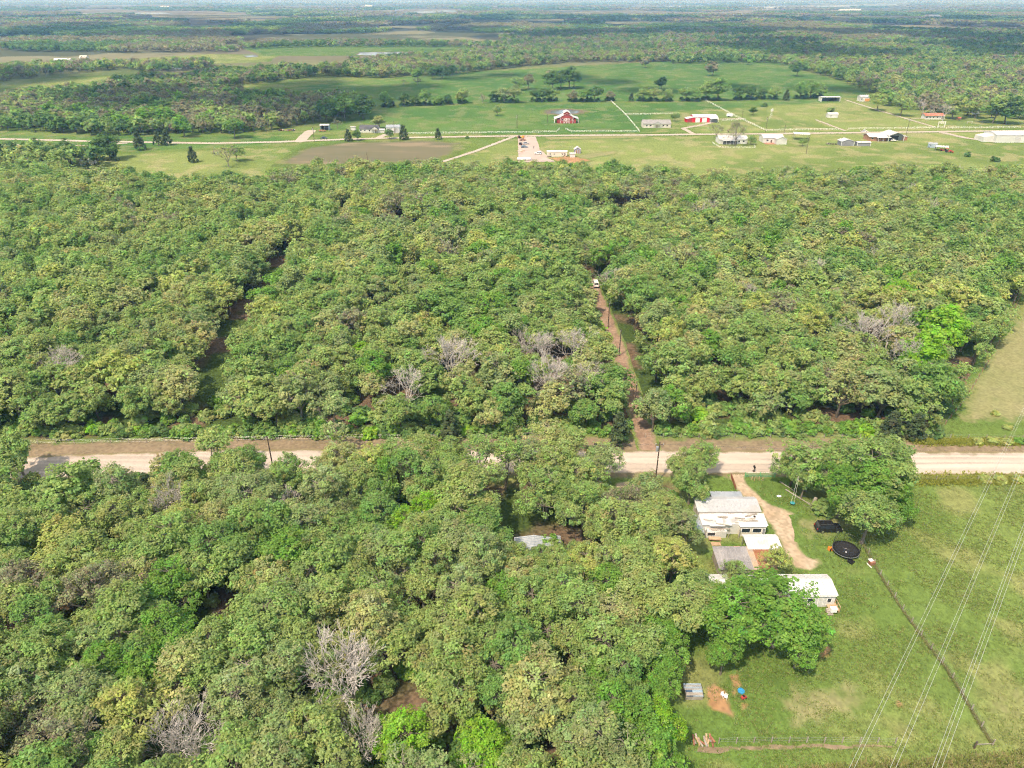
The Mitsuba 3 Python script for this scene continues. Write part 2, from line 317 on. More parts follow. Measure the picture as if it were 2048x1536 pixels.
WOOD_N = poly((-420, 872), (200, 878), (700, 872), (1150, 866), (1380, 864), (1860, 858), (1905, 815), (1960, 735), (2010, 650), (2040, 590), (2110, 470), (2300, 420), (2300, 380), (2048, 376), (1960, 366), (1880, 374), (1790, 366), (1700, 374), (1620, 384), (1560, 380), (1480, 386), (1400, 378), (1330, 366), (1250, 370), (1130, 358), (1000, 364), (880, 356), (750, 364), (660, 362), (600, 372), (540, 388), (470, 392), (400, 386), (330, 388), (250, 374), (180, 378), (90, 362), (0, 366), (-300, 362))
WOOD_S = poly((-260, 1000), (60, 968), (240, 962), (420, 960), (800, 965), (1000, 962), (1240, 962), (1380, 968), (1345, 1010), (1335, 1050), (1350, 1095), (1395, 1150), (1380, 1270), (1335, 1370), (1325, 1480), (1320, 1700), (1200, 2300), (300, 2300), (-700, 1700))
lay('forest_floor', wobble(WOOD_N.buffer(2.5), 2.5, 5, 2), .008, 12, 6, 'm_floor', 'leaf-littered floor of the woods beyond the dirt road')
lay('forest_floor', wobble(WOOD_S.buffer(1), 2, 4, 3), .008, 6, 4, 'm_floor', 'leaf-littered floor of the woods on the near side of the dirt road')
LANE = LineString(WP([(1300, 905), (1290, 868), (1268, 800), (1238, 705), (1215, 640), (1190, 578), (1178, 550)]))
lay('forest_lane', wobble(LANE.buffer(2.7), .8, 3, 8), .018, 3, 1.5, 'm_lane', 'reddish dirt lane cut through the woods beyond the road')
CLEAR = [poly((985, 985), (1060, 950), (1150, 955), (1215, 965), (1222, 1030), (1175, 1080), (1060, 1085), (990, 1075)), poly((740, 452), (800, 450), (850, 468), (830, 482), (770, 480)),
         poly((1180, 425), (1290, 416), (1300, 440), (1200, 452)), poly((800, 560), (860, 548), (850, 580), (800, 585)), poly((725, 640), (780, 628), (790, 660), (735, 670)),
         poly((1235, 965), (1300, 955), (1290, 1000), (1240, 1015)), poly((990, 810), (1050, 808), (1060, 835), (990, 840))]
for i, c in enumerate(CLEAR):
    if i in (1, 3, 4): lay('bare_soil', wobble(c, 1.5, 3, i), .02, 4, 2, 'm_lane', ('patch of reddish bare soil in a gap of the far woods', '', '', 'small brown clearing beside the hidden dark car', 'brown gap in the middle of the woods')[i if i < 5 else 0] or 'bare soil')
    if i == 2: lay('glade', wobble(c, 1.5, 3, i), .02, 4, 3, 'm_meadow', 'small bright grass glade inside the far part of the woods')
GAP_LINE = LineString(WP([(432, 868), (430, 760), (470, 690), (520, 610), (575, 540), (600, 500)]))
driveway = poly((1452, 925), (1455, 940), (1465, 960), (1480, 985), (1502, 1001), (1520, 1012), (1530, 1035), (1545, 1055), (1560, 1080), (1566, 1100), (1574, 1120), (1592, 1134), (1622, 1138), (1640, 1126), (1636, 1118), (1606, 1110), (1596, 1094), (1602, 1078), (1590, 1062), (1588, 1050), (1604, 1040), (1588, 1028), (1560, 1018), (1535, 1008), (1515, 990), (1497, 970), (1488, 940), (1492, 925))
lay('driveway', wobble(driveway.buffer(1.4).buffer(-1.6).buffer(.8), .4, 2, 9, 3), .020, 1.2, 1.3, 'm_dirt', 'pale dirt driveway curving from the road past the white mobile homes')
for i, (pts, mat, lab) in enumerate([
        ([(1395, 1370), (1425, 1355), (1450, 1385), (1475, 1425), (1468, 1445), (1420, 1428)], 'm_reddirt', 'orange bare earth beside the small grey shed'),
        ([(1452, 1350), (1480, 1345), (1490, 1372), (1470, 1402), (1455, 1388)], 'm_reddirt', 'worn earth path beside the blue paddling pool'),
        ([(1480, 1405), (1500, 1402), (1503, 1420), (1482, 1422)], 'm_reddirt', 'small orange bare spot below the paddling pool'),
        ([(1630, 1290), (1662, 1280), (1670, 1310), (1638, 1322)], 'm_reddirt', 'brown bare earth at the edge of the dark green trees'),
        ([(1785, 1397), (1808, 1397), (1810, 1420), (1792, 1428)], 'm_reddirt', 'tan bare spot in the lower lawn'),
        ([(1586, 1032), (1636, 1044), (1640, 1066), (1612, 1088), (1590, 1080)], 'm_dirt', 'scattered pale dirt between driveway and black car'),
        ([(1575, 1030), (1700, 1020), (1720, 1060), (1600, 1100)], 'm_drygrass', 'dry straw-coloured grass round the black car'),
        ([(1640, 990), (1680, 985), (1700, 1010), (1650, 1020)], 'm_drygrass', 'dry patch beside the brush pile'),
        ([(1960, 1380), (2060, 1360), (2070, 1460), (1990, 1450)], 'm_drygrass', 'dry straw patch at the right of the lawn'),
        ([(1530, 1380), (1700, 1330), (1760, 1420), (1700, 1470), (1560, 1465)], 'm_drygrass', 'yellowed grass in the middle of the lower lawn'),
        ([(1940, 1500), (2100, 1480), (2120, 1560), (1960, 1580)], 'm_drygrass', 'dry brown weeds at the bottom right corner'),
        ([(1960, 700), (2060, 600), (2130, 700), (2100, 850), (1900, 850)], 'm_drygrass', 'dry pinkish meadow right of the woods'),
        ([(1395, 1491), (1560, 1489), (1790, 1490), (1790, 1498), (1560, 1501), (1395, 1504)], 'm_verge', 'reddish strip of bare earth along the lower fence'),
        ([(1226, 963), (1278, 960), (1268, 990), (1240, 1030), (1212, 1005)], 'm_dirt', 'pale worn driveway entering the near woods from the road')]):
    lay('bare_patch', wobble(poly(*pts), 1.0, 1.5, 20 + i, 4), .030 + .001 * i, 2.0, (.22 if mat == 'm_verge' else 2.2 if lab[:9] == 'scattered' else 1.2) if mat != 'm_drygrass' else 5.0, mat, lab)
# far fields
far_road = LineString(WP([(-300, 279), (0, 278), (200, 283), (420, 287), (560, 284), (700, 278.5), (860, 274.5), (1000, 272.6), (1150, 271), (1300, 270), (1560, 267.5), (1800, 264.5), (2048, 261.5), (2300, 259)]))
FIELD = {
    'm_meadow': [([(560, 345), (700, 328), (900, 322), (1000, 274), (1500, 268), (2300, 258), (2300, 390), (2048, 388), (1800, 384), (1560, 392), (1300, 376), (1000, 368), (560, 378)], 'bright mown meadow between the far road and the woods'),
                 ([(0, 300), (300, 305), (560, 292), (620, 286), (560, 340), (556, 380), (470, 396), (200, 386), (0, 372)], 'grassy field with scattered trees at the far left'),
                 ([(1290, 268), (1320, 215), (1690, 200), (1900, 240), (2300, 235), (2300, 258), (1560, 266)], 'mown yard behind the far white fence'),
                 ([(-100, 200), (0, 178), (130, 155), (240, 152), (420, 156), (330, 172), (210, 186), (60, 200)], 'pale pasture behind the left woods'),
                 ([(150, 125), (420, 108), (560, 110), (540, 124), (300, 132), (160, 134)], 'distant green field round the left pond'),
                 ([(1340, 92), (1440, 84), (1470, 92), (1440, 100), (1350, 100)], 'small bright field among distant woods')],
    'm_pasture': [([(600, 262), (700, 236), (760, 214), (1040, 208), (1300, 205), (1700, 196), (1690, 205), (1320, 226), (1290, 268), (860, 272)], 'dark green pasture round the red barn'),
                  ([(560, 195), (600, 172), (760, 158), (900, 146), (1150, 132), (1330, 122), (1560, 120), (1600, 140), (1700, 165), (1760, 196), (1300, 204), (760, 211), (700, 205)], 'wide green pasture behind the tree line'),
                  ([(480, 95), (620, 84), (900, 84), (960, 96), (900, 108), (700, 112), (520, 112)], 'distant green field in front of dark woods'),
                  ([(-100, 268), (560, 272), (620, 286), (560, 292), (300, 304), (-100, 296)], 'grass verge along the far left road')],
    'm_plough': [([(545, 335), (600, 295), (680, 284), (850, 278), (940, 285), (890, 322), (760, 330)], 'brown harrowed field with faint rows')],
    'm_drygrass': [([(1085, 274), (1300, 270.5), (1300, 276), (1090, 281)], 'brown strip of dead weeds along the far road'), ([(1130, 312), (1240, 300), (1245, 308), (1150, 322)], 'tan bare patch beside the cream trailer home')]}
zz = .05
for mat, lst in FIELD.items():
    for pts, lab in lst:
        zz += .006; lay('field', wobble(poly(*pts), 5, 12, int(zz * 1000), 40), zz, 30, 12 if mat != 'm_drygrass' else 4, mat, lab)
lay('far_road', far_road.buffer(3.0), .16, 30, .8, 'm_roadfar', 'pale gravel road running behind the woods')
def path(pts, w, lab, mat='m_roadfar', z=.17): lay('track', LineString(WP(pts)).buffer(w), z, 12, .5, mat, lab)
path([(888, 323), (950, 303), (1030, 272.5)], 1.7, 'pale concrete drive slanting across the bright meadow')
path([(600, 283), (612, 270), (622, 262)], 4, 'wide concrete drive to the open blue shed', z=.175)
path([(755, 277), (765, 272), (775, 268)], 2.5, 'gravel drive to the grey workshop', z=.18)
path([(1691, 200), (1760, 222), (1868, 254)], 1.3, 'white path slanting across the far right yard', z=.185)
path([(1810, 238.5), (1842, 238)], 1.0, 'short pale path beside the red-roofed trailer', z=.19)
path([(1632, 240), (1690, 262)], 1.2, 'pale track from the small white shed to the road', z=.195)
path([(1883, 265), (1930, 276), (1985, 284)], 2.6, 'curved gravel drive to the big white metal building', z=.2)
path([(1386, 268), (1366, 257), (1400, 251), (1425, 245)], 2.0, 'curved drive to the red and white building', z=.205)
path([(1405, 240), (1485, 237)], 1.6, 'worn sandy strip by the diagonal fence', z=.21)
path([(-100, 293), (0, 290), (190, 292), (250, 287)], 1.6, 'pale track joining the far road at the left', z=.215)
lot = poly((1036, 274), (1072, 274), (1080, 300), (1112, 324), (1036, 325))
lay('gravel_lot', wobble(lot, 1, 6, 3, 10), .22, 8, 1, 'm_gravel', 'pinkish gravel lot crowded with vehicles')
lay('bare_patch', wobble(poly((1092, 316), (1150, 312), (1190, 322), (1130, 332)), 2, 4, 5, 10), .225, 6, 3, 'm_reddirt', 'orange earth in front of the cream trailer home')
def pond(pts, lab, rim=4):
    p = wobble(poly(*pts), 4, 8, 3, 30)
    lay('pond_bank', p.buffer(rim), .23, 20, rim, 'm_mud', 'muddy bank of the ' + lab); m, uv = sheet(p, .26, 30, 2); struct('pond', m, 'm_water', lab)
pond([(1100, 222), (1130, 219.5), (1160, 222), (1155, 227), (1125, 229.5), (1100, 227)], 'shallow grey pond behind the red barn', 10)
pond([(712, 110), (722, 104.5), (800, 104), (832, 106), (828, 110), (760, 112)], 'long pale pond before the distant trees', 6)
pond([(300, 141), (330, 134), (372, 134), (388, 140), (350, 144)], 'pale pond among yellow shrubs at the left', 12)
pond([(490, 112), (512, 110), (514, 113), (496, 115)], 'small far pond beside a field')
pond([(820, 24), (905, 20), (920, 23), (850, 26)], 'distant bright lake near the horizon', 10)
pond([(160, 26), (330, 25), (345, 28), (190, 29)], 'thin distant lake at the left horizon', 10)
pond([(1325, 12), (1420, 11), (1425, 13), (1335, 14)], 'thin bright lake below the horizon', 10)
pond([(1500, 14), (1790, 8), (1800, 11), (1520, 17)], 'distant pale lake at the right horizon', 10)

# ------------------------------------------------------------------ trees: the ones that stand out, then the woods
def tp(px, py, kind='broad', pal='mid', s=1.0, label=None, short=None, zc=None, **k):
    x, y = W(px, py, 6.6 * s if zc is None else zc); plant(x, y, kind, pal, s, label=label, short=short, **k)
# near woods, from the bottom of the picture up
H = [
 (805, 1478, 'broad', 'bright', .95, 'vivid lime green tree at the bottom edge, left of two', 'the left lime tree at the bottom'),
 (965, 1500, 'broad', 'bright', .95, 'vivid lime green tree at the bottom edge, right of two', 'the right lime tree at the bottom'),
 (700, 1335, 'bare', 'bare', 1.25, 'large bare pale grey tree with a broad fan of branches, lower middle', 'the large bare tree'),
 (545, 1150, 'broad', 'tan', 1.15, 'big domed tan-coloured tree in the left foreground woods', 'the domed tan tree'),
 (440, 1255, 'shrub', 'bright', 1.9, 'small neon green tree among olive trees at the lower left', 'the small neon tree'),
 (120, 1070, 'broad', 'yellow', 1.35, 'broad yellow-olive tree near the left edge below the dirt road', 'the broad yellow-olive tree'),
 (255, 1420, 'broad', 'yellow', 1.2, 'yellowish tree at the lower left between bare ones', 'the yellowish tree lower left'),
 (395, 1490, 'bare', 'bare', .95, 'bare grey tree at the bottom edge, right one of a close pair', 'the bare pair at the bottom'),
 (350, 1480, 'bare', 'bare', .85, 'bare grey tree at the bottom edge, left one of a close pair', None),
 (75, 1440, 'budding', 'mauve', .85, 'nearly leafless greyish tree in the bottom left corner', 'the leafless corner tree'),
 (1065, 1370, 'broad', 'tan', 1.35, 'huge rounded khaki tree in the bottom middle', 'the huge khaki tree'),
 (1050, 1450, 'broad', 'grey', 1.0, None, None),
 (900, 1300, 'broad', 'olive', 1.3, 'big clumpy olive tree right of the large bare tree', 'the clumpy olive tree'),
 (900, 1400, 'broad', 'olive', 1.1, None, None),
 (640, 1460, 'broad', 'olive', 1.25, 'olive tree with pale limbs showing, bottom left of the large bare tree', 'the pale-limbed olive tree'),
 (1566, 1203, 'broad', 'lush', 1.48, 'dark lush green tree hanging over the long white mobile home, right half', 'the lush tree over the mobile home'),
 (1468, 1222, 'broad', 'lush', 1.35, 'dark lush green tree against the long white mobile home, left half', None),
 (1448, 1312, 'broad', 'lush', .62, 'low lush green tree above the small grey shed', 'the low lush tree'),
 (1600, 1290, 'broad', 'lush', .75, 'lowest lush green tree at the edge of the lawn', None),
 (1340, 1110, 'broad', 'yellow', 1.2, 'bright yellow-green tree left of the grey metal roof', 'the yellow-green tree by the grey roof'),
 (1395, 1190, 'broad', 'mid', .9, None, None),
 (1290, 1180, 'broad', 'olive', 1.25, None, None),
 (1330, 1270, 'broad', 'lush', 1.0, None, None), (1322, 1345, 'broad', 'lush', .8, None, None),
 (1230, 1420, 'broad', 'lush', 1.0, 'bright green tree in the bottom right of the near woods', 'the bright green tree lower right'),
 (1300, 1500, 'broad', 'lush', 1.0, None, None), (1190, 1340, 'broad', 'lush', .8, None, None), (1250, 1520, 'broad', 'lush', .8, None, None), (1318, 1450, 'broad', 'bright', .75, None, None),
 (1060, 1200, 'broad', 'mid', 1.1, None, None), (1010, 1190, 'broad', 'lush', .9, None, None),
 (800, 1050, 'broad', 'bright', .85, 'vivid green tree left of the hidden bluish roof', 'the vivid tree by the hidden roof'),
 (860, 1030, 'broad', 'bright', .7, 'vivid green tree above the hidden bluish roof', None),
 (930, 985, 'broad', 'olive', 1.45, 'big round olive-brown tree left of the brown clearing', 'the round tree by the clearing'),
 (1132, 1000, 'broad', 'mid', .9, 'green tree standing in the brown clearing above the metal shed', 'the tree in the clearing'),
 (1150, 985, 'thin', 'mid', 1.1, None, None), (1010, 915, 'thin', 'mid', 1.2, None, None), (1200, 925, 'thin', 'grey', 1.15, None, None), (900, 905, 'broad', 'mid', 1.0, None, None), (1105, 935, 'thin', 'olive', 1.2, None, None), (1165, 1015, 'thin', 'mid', 1.0, None, None), (1195, 1055, 'broad', 'olive', .8, None, None), (1060, 905, 'thin', 'grey', 1.25, 'tall thin greyish tree overlapping the road, middle', 'the tall thin tree at the road'),
 (1150, 890, 'thin', 'olive', 1.25, 'tall open tan-green tree overlapping the road, right of the thin grey one', None),
 (1100, 860, 'thin', 'tan', 1.2, None, None), (960, 920, 'thin', 'mid', 1.1, None, None), (840, 890, 'broad', 'olive', 1.0, 'olive tree leaning over the road left of centre', 'the leaning road tree'),
 (430, 905, 'thin', 'olive', 1.25, 'flat-topped olive tree with crooked dark limbs hanging over the road', 'the crooked tree over the road'),
 (30, 905, 'broad', 'mid', .9, 'green tree at the left end of the visible road', 'the tree at the road end left'),
 (1408, 905, 'broad', 'mid', .85, 'feathery green tree standing over the driveway entrance, upper crown', 'the driveway tree'),
 (1385, 955, 'broad', 'mid', 1.0, 'feathery green tree left of the driveway entrance', None),
 (1300, 990, 'broad', 'grey', 1.0, None, None), (1225, 1000, 'broad', 'mid', .8, None, None), (1330, 1030, 'broad', 'olive', 1.0, None, None),
 (1630, 900, 'thin', 'mid', 1.55, 'tall open tree with pale upright limbs right of the driveway', 'the open tree right of the driveway'),
 (1610, 960, 'broad', 'mid', .7, 'low green tree under the tall open one, by the swing', None),
 (1755, 935, 'broad', 'mid', 1.6, 'broad green tree between road and trampoline, upper one', 'the broad tree above the trampoline'),
 (1690, 905, 'thin', 'mid', 1.35, None, None), (1785, 900, 'broad', 'mid', 1.2, None, None), (1780, 985, 'broad', 'lush', 1.05, None, None), (1690, 975, 'broad', 'lush', 1.1, None, None), (1590, 925, 'broad', 'mid', .9, None, None),
 (1742, 1020, 'broad', 'mid', 1.2, 'leaning green tree whose trunk rises behind the trampoline', 'the trampoline tree'),
 (1745, 975, 'broad', 'lush', 1.25, None, None), (1650, 1010, 'shrub', 'mid', 1.6, None, None),
 (350, 1020, 'bare', 'bare', .8, None, None), (290, 960, 'cedar', 'cedar', .8, 'dark cedar below the left part of the road', 'the dark cedar by the road'), (280, 1040, 'cedar', 'cedar', 1.0, 'dark cedar among olive trees at the left', None),
 (200, 1200, 'budding', 'mauve', 1.0, None, None), (290, 1150, 'thin', 'tan', 1.0, None, None), (560, 1020, 'bare', 'bare', .8, None, None), (180, 1300, 'thin', 'grey', 1.0, None, None), (130, 1500, 'budding', 'mauve', 1.0, None, None), (640, 940, 'thin', 'grey', 1.0, None, None),
 (740, 1490, 'bare', 'bare', .7, None, None), (1548, 1122, 'thin', 'yellow', .55, 'sparse yellow-green tree between the rusty roof and the long white mobile home', None), (1470, 1150, 'thin', 'mid', .6, None, None),
 # woods beyond the road
 (1885, 655, 'broad', 'bright', 1.5, 'large vivid green tree at the right edge of the far woods', 'the large vivid tree at the right'),
 (1905, 600, 'broad', 'yellow', 1.3, 'pale lime tree at the right end of the woods, above the vivid ones', 'the pale lime tree'),
 (1790, 590, 'broad', 'bright', 1.15, None, None), (1850, 705, 'broad', 'bright', 1.35, None, None), (1865, 760, 'broad', 'lush', 1.2, None, None), (1740, 600, 'broad', 'yellow', 1.2, None, None), (1830, 560, 'broad', 'bright', .9, None, None), (1835, 800, 'broad', 'mid', 1.1, None, None),
 (1730, 672, 'bare', 'bare', 1.05, 'bare mauve tree in the right woods, left of two', 'the bare mauve trees'), (1785, 652, 'bare', 'bare', 1.05, 'bare mauve tree in the right woods, right of two', None),
 (1812, 715, 'bare', 'bare', 1.0, 'bare pale tree below the mauve pair, beside vivid green trees', None),
 (1625, 548, 'bare', 'bare', .85, 'dead grey tree standing out in the right middle of the woods', 'the dead grey tree'), (1535, 795, 'thin', 'grey', 1.05, 'sparse pale-limbed tree near the front of the right woods', 'the pale-limbed tree at the front'),
 (1560, 740, 'thin', 'mid', 1.0, None, None), (1670, 745, 'thin', 'grey', 1.0, None, None),
 (812, 770, 'bare', 'bare', 1.0, 'bare grey tree in the middle woods above the road', 'the bare grey tree above the road'), (905, 718, 'bare', 'bare', 1.15, 'wide bare grey tree in the middle woods', None),
 (1078, 700, 'bare', 'bare', .9, None, None), (1110, 755, 'bare', 'bare', 1.1, 'tall bare tree left of the reddish lane', 'the bare tree left of the lane'), (1150, 700, 'bare', 'bare', 1.0, None, None), (1165, 760, 'bare', 'bare', .9, None, None), (1130, 775, 'budding', 'mauve', 1.0, None, None),
 (1130, 475, 'budding', 'mauve', 1.2, None, None), (110, 745, 'bare', 'bare', .9, None, None), (130, 730, 'bare', 'bare', .8, None, None),
 (1190, 650, 'shrub', 'bright', 2.0, None, None), (720, 700, 'broad', 'bright', .75, None, None), (495, 525, 'broad', 'dark', 1.2, None, None), (690, 460, 'broad', 'dark', 1.1, None, None), (745, 500, 'broad', 'dark', .9, None, None), (775, 435, 'budding', 'mauve', .9, None, None),
 (1340, 485, 'broad', 'green', 1.1, None, None), (1000, 800, 'broad', 'lush', .8, None, None), (670, 830, 'thin', 'grey', 1.1, None, None), (1230, 800, 'broad', 'mid', 1.0, None, None), (1240, 840, 'cedar', 'cedar', 1.0, 'dark cedar left of the lane mouth', 'the cedar at the lane mouth'),
 (900, 840, 'cedar', 'cedar', .9, None, None), (1790, 830, 'cedar', 'cedar', 1.0, None, None), (1840, 835, 'cedar', 'cedar', .9, None, None), (1310, 815, 'broad', 'grey', 1.0, None, None),
 
 (1400, 830, 'shrub', 'bright', 1.8, None, None), (1480, 845, 'shrub', 'lush', 1.8, None, None), (640, 845, 'shrub', 'lush', 1.6, None, None), (720, 830, 'shrub', 'lush', 1.8, None, None), (930, 855, 'shrub', 'bright', 1.2, None, None), (1580, 850, 'shrub', 'lush', 1.8, None, None), (1700, 850, 'shrub', 'lush', 1.6, None, None)]
for px, py, kind, pal, s, lab, short in H: tp(px, py, kind, pal, s * (1.15 if kind == 'bare' and py < 850 else 1), lab, short, lod=0 if kind == 'bare' else None, zc=None if kind != 'shrub' else 2.0)
n_hero = len(TREES)
from scipy.spatial import cKDTree
import meshkit
def fill(area, spacing, mixes, seed, avoid=None, s=(.78, 1.34), lod=None, keep_from=TREES, name=None, hero_r=3.6, shapes=('broad',), patch=30.0):
    """Plants an outline with trees about spacing metres apart; mixes maps palette -> weight, patchy by noise."""
    rng = np.random.default_rng(seed); x0, y0, x1, y1 = area.bounds
    gx, gy = np.meshgrid(np.arange(x0, x1, spacing), np.arange(y0, y1, spacing * .87)); gx[1::2] += spacing / 2
    p = np.c_[gx.ravel(), gy.ravel()] + rng.uniform(-.36, .36, (gx.size, 2)) * spacing
    p = p[shapely.contains_xy(area, p[:, 0], p[:, 1])]
    if avoid is not None and len(p): p = p[~shapely.contains_xy(avoid, p[:, 0], p[:, 1])]
    if keep_from:
        d, j = cKDTree([(t['x'], t['y']) for t in keep_from]).query(p); p = p[d > hero_r * np.array([keep_from[k]['s'] * (1.4 if keep_from[k]['kind'] == 'bare' and keep_from[k]['label'] else 1.35 if keep_from[k]['kind'] == 'bare' else 1.5 if keep_from[k]['pal'] == 'bright' and keep_from[k]['kind'] == 'broad' else 1) for k in j])]
    names = list(mixes); w = np.array([mixes[k] for k in names], float); w /= w.sum(); cum = np.cumsum(w)
    q = np.c_[p / patch, np.full(len(p), seed * 3.7)]
    v = np.clip((meshkit.fbm(q, 3, seed) - .5) * 1.5 + .5 + rng.normal(0, .22, len(p)), 0, .9999)
    v = np.argsort(np.argsort(v)) / max(1, len(v))
    for (x, y), t in zip(p, v):
        c = names[min(int(np.searchsorted(cum, t)), len(names) - 1)]
        kind = c if c in ('bare', 'budding', 'cedar') else 'thin' if rng.random() < .28 else 'broad'
        plant(x, y, kind, c if kind in ('broad', 'thin') else 'cedar' if kind == 'cedar' else 'mauve' if kind == 'budding' else 'bare', rng.uniform(*s) * (.85 if kind == 'cedar' else 1), lod=lod, name=name)
avoid_n = shapely.union_all([LANE.buffer(3.8), LineString(WP([(1290, 880), (1290, 868), (1268, 800), (1238, 705), (1215, 640)])).buffer(5.2), GAP_LINE.buffer(5.3), road_line.buffer(9.5)] + [c.buffer(4 if i in (1, 2) else 1) for i, c in enumerate(CLEAR)])
avoid_s = shapely.union_all([poly((985, 1005), (1070, 970), (1100, 1060), (1090, 1085), (1000, 1080)), poly((1170, 1000), (1215, 990), (1190, 1060), (1160, 1050)), CLEAR[5].buffer(1.5), road_line.buffer(6.5), poly((985, 1060), (1180, 1060), (1190, 1130), (1140, 1206), (1000, 1206)), poly((40, 940), (350, 940), (345, 1036), (40, 1040)), poly((1235, 940), (1345, 940), (1345, 1040), (1250, 1050))])
left = sbox(-600, 0, W(560, 600)[0], 700)
fill(WOOD_N.intersection(left), 6.6, {'dark': 3, 'green': 15, 'mid': 28, 'olive': 32, 'yellow': 4, 'tan': 7, 'grey': 9, 'budding': 1}, 11, avoid_n)
fill(WOOD_N.difference(left), 6.6, {'green': 14, 'mid': 24, 'lush': 5, 'olive': 22, 'yellow': 6, 'tan': 11, 'grey': 14, 'bare': 1.3, 'budding': 3}, 12, avoid_n)
fill(WOOD_S, 5.8, {'lush': 6, 'green': 14, 'mid': 24, 'olive': 24, 'yellow': 6, 'tan': 9, 'grey': 12, 'bare': .1, 'budding': 1.8}, 13, avoid_s, patch=18.0)
# far woods and tree lines
far_mix = {'dark': 14, 'green': 16, 'mid': 22, 'olive': 10, 'budding': 10, 'mauve': 16, 'grey': 6, 'lush': 4}
for i, (pts, sp, mx) in enumerate([
        ([(-400, 262), (0, 262), (250, 274), (540, 266), (640, 246), (745, 233), (720, 208), (600, 205), (520, 200), (420, 184), (300, 192), (150, 188), (0, 206), (-400, 212)], 8.5, {'dark': 13, 'green': 12, 'lush': 4, 'mid': 18, 'mauve': 36, 'budding': 14, 'olive': 6}),
        ([(-50, 330), (60, 345), (200, 338), (250, 318), (150, 312), (0, 316)], 9, {'cedar': 4, 'dark': 6, 'mid': 6, 'olive': 4}),
        ([(205, 184), (300, 192), (420, 178), (560, 163), (640, 152), (600, 142), (500, 150), (430, 150), (360, 166), (230, 170)], 9, {'dark': 14, 'green': 8, 'mid': 10, 'mauve': 10, 'budding': 6}),
        ([(-400, 175), (0, 165), (120, 150), (250, 138), (300, 146), (420, 140), (430, 128), (300, 132), (160, 134), (0, 140), (-400, 140)], 11, {'dark': 6, 'mid': 14, 'mauve': 14, 'green': 8, 'yellow': 5}),
        ([(690, 143), (800, 150), (900, 152), (1040, 134), (1140, 126), (1340, 124), (1340, 108), (1150, 106), (1000, 108), (830, 118), (700, 128)], 10, {'dark': 14, 'mid': 12, 'mauve': 14, 'olive': 6, 'budding': 5}),
        ([(640, 152), (760, 158), (830, 152), (800, 140), (690, 138), (640, 142)], 10, {'dark': 4, 'mid': 12, 'mauve': 8, 'tan': 4}),
        ([(1340, 128), (1540, 126), (1600, 140), (1680, 163), (1755, 190), (1770, 214), (1850, 226), (1950, 236), (2048, 240), (2400, 235), (2400, 95), (1900, 95), (1560, 98), (1340, 108)], 11.4, {'dark': 18, 'green': 16, 'mid': 20, 'olive': 14, 'tan': 4, 'mauve': 14, 'budding': 5}),
        ([(480, 100), (620, 95), (900, 95), (1020, 98), (1020, 92), (640, 88), (480, 92)], 14, {'dark': 14, 'mid': 6, 'mauve': 8}),
        ([(1000, 108), (1340, 108), (1560, 98), (1900, 95), (2400, 95), (2400, 62), (1100, 62), (1000, 80)], 18.5, {'dark': 26, 'green': 8, 'mauve': 22, 'mid': 8, 'olive': 3})]):
    a = poly(*pts); fill(a, sp, mx, 40 + i, lot.buffer(5), s=(.85, 1.35), keep_from=None, patch=60.0)

# underwood along the wood's front edge
rng = np.random.default_rng(31)
for px in np.arange(20, 1870, 15.0):
    if 1255 < px < 1325: continue
    x, y = W(px + rng.uniform(-5, 5), 871 + rng.uniform(-10, 4)); plant(x, y, 'shrub', ['lush', 'green', 'mid', 'dark', 'bright'][int(rng.choice(5, p=[.3, .28, .2, .17, .05]))], rng.uniform(.7, 1.5))

for _ in range(70):
    x, y = W(rng.uniform(50, 350), rng.uniform(962, 1030)); plant(x, y, 'shrub', ['green', 'mid', 'dark', 'olive', 'grey'][int(rng.integers(5))], rng.uniform(.7, 1.6))
for _ in range(16):
    x, y = W(rng.uniform(1250, 1345), rng.uniform(985, 1040)); plant(x, y, 'shrub', ['green', 'mid', 'lush'][int(rng.integers(3))], rng.uniform(.7, 1.5))

for i, px in enumerate(range(1015, 1150, 22)): x, y = W(px, 1143 + (i % 3) * 9); plant(x, y, 'broad', ['mid', 'olive', 'green'][i % 3], .52)

for i, px in enumerate(range(1010, 1150, 26)): x, y = W(px, 1184 + (i % 2) * 8); plant(x, y, 'broad', ['olive', 'mid'][i % 2], .74)
bare_at = [(t['x'], t['y']) for t in TREES if t['kind'] == 'bare' and t['label'] and math.hypot(t['x'], t['y']) < 220]
for bx_, by_ in bare_at:
    for _ in range(9): plant(bx_ + rng.normal(0, 2.6), by_ + rng.normal(0, 2.6), 'shrub', ['mid', 'green', 'olive', 'dark'][int(rng.integers(4))], rng.uniform(.8, 1.5))
for area, n in ((WOOD_S, 260), (WOOD_N.intersection(LineString(WP([(0, 866), (1880, 858)])).buffer(14)), 190)):
    x0, y0, x1, y1 = area.bounds; q = rng.uniform((x0, y0), (x1, y1), (n * 5, 2)); q = q[shapely.contains_xy(area, q[:, 0], q[:, 1]) & ~shapely.contains_xy(shapely.union_all([c.buffer(1) for c in CLEAR] + [LANE.buffer(3)]), q[:, 0], q[:, 1]) & (np.hypot(q[:, 0], q[:, 1]) > 45)][:n]
    for x, y in q: plant(x, y, 'shrub', ['green', 'mid', 'lush', 'dark', 'olive'][int(rng.choice(5, p=[.28, .26, .14, .16, .16]))], rng.uniform(.8, 1.8))

for t in [t for t in TREES if t['pal'] == 'bright' and t['kind'] == 'broad' and t['label'] and math.hypot(t['x'], t['y']) < 110]:
    for _ in range(9): a = rng.uniform(0, 6.28); plant(t['x'] + 4.6 * math.cos(a), t['y'] + 4.6 * math.sin(a), 'shrub', ['mid', 'green', 'dark', 'olive'][int(rng.integers(4))], rng.uniform(1.0, 2.0))

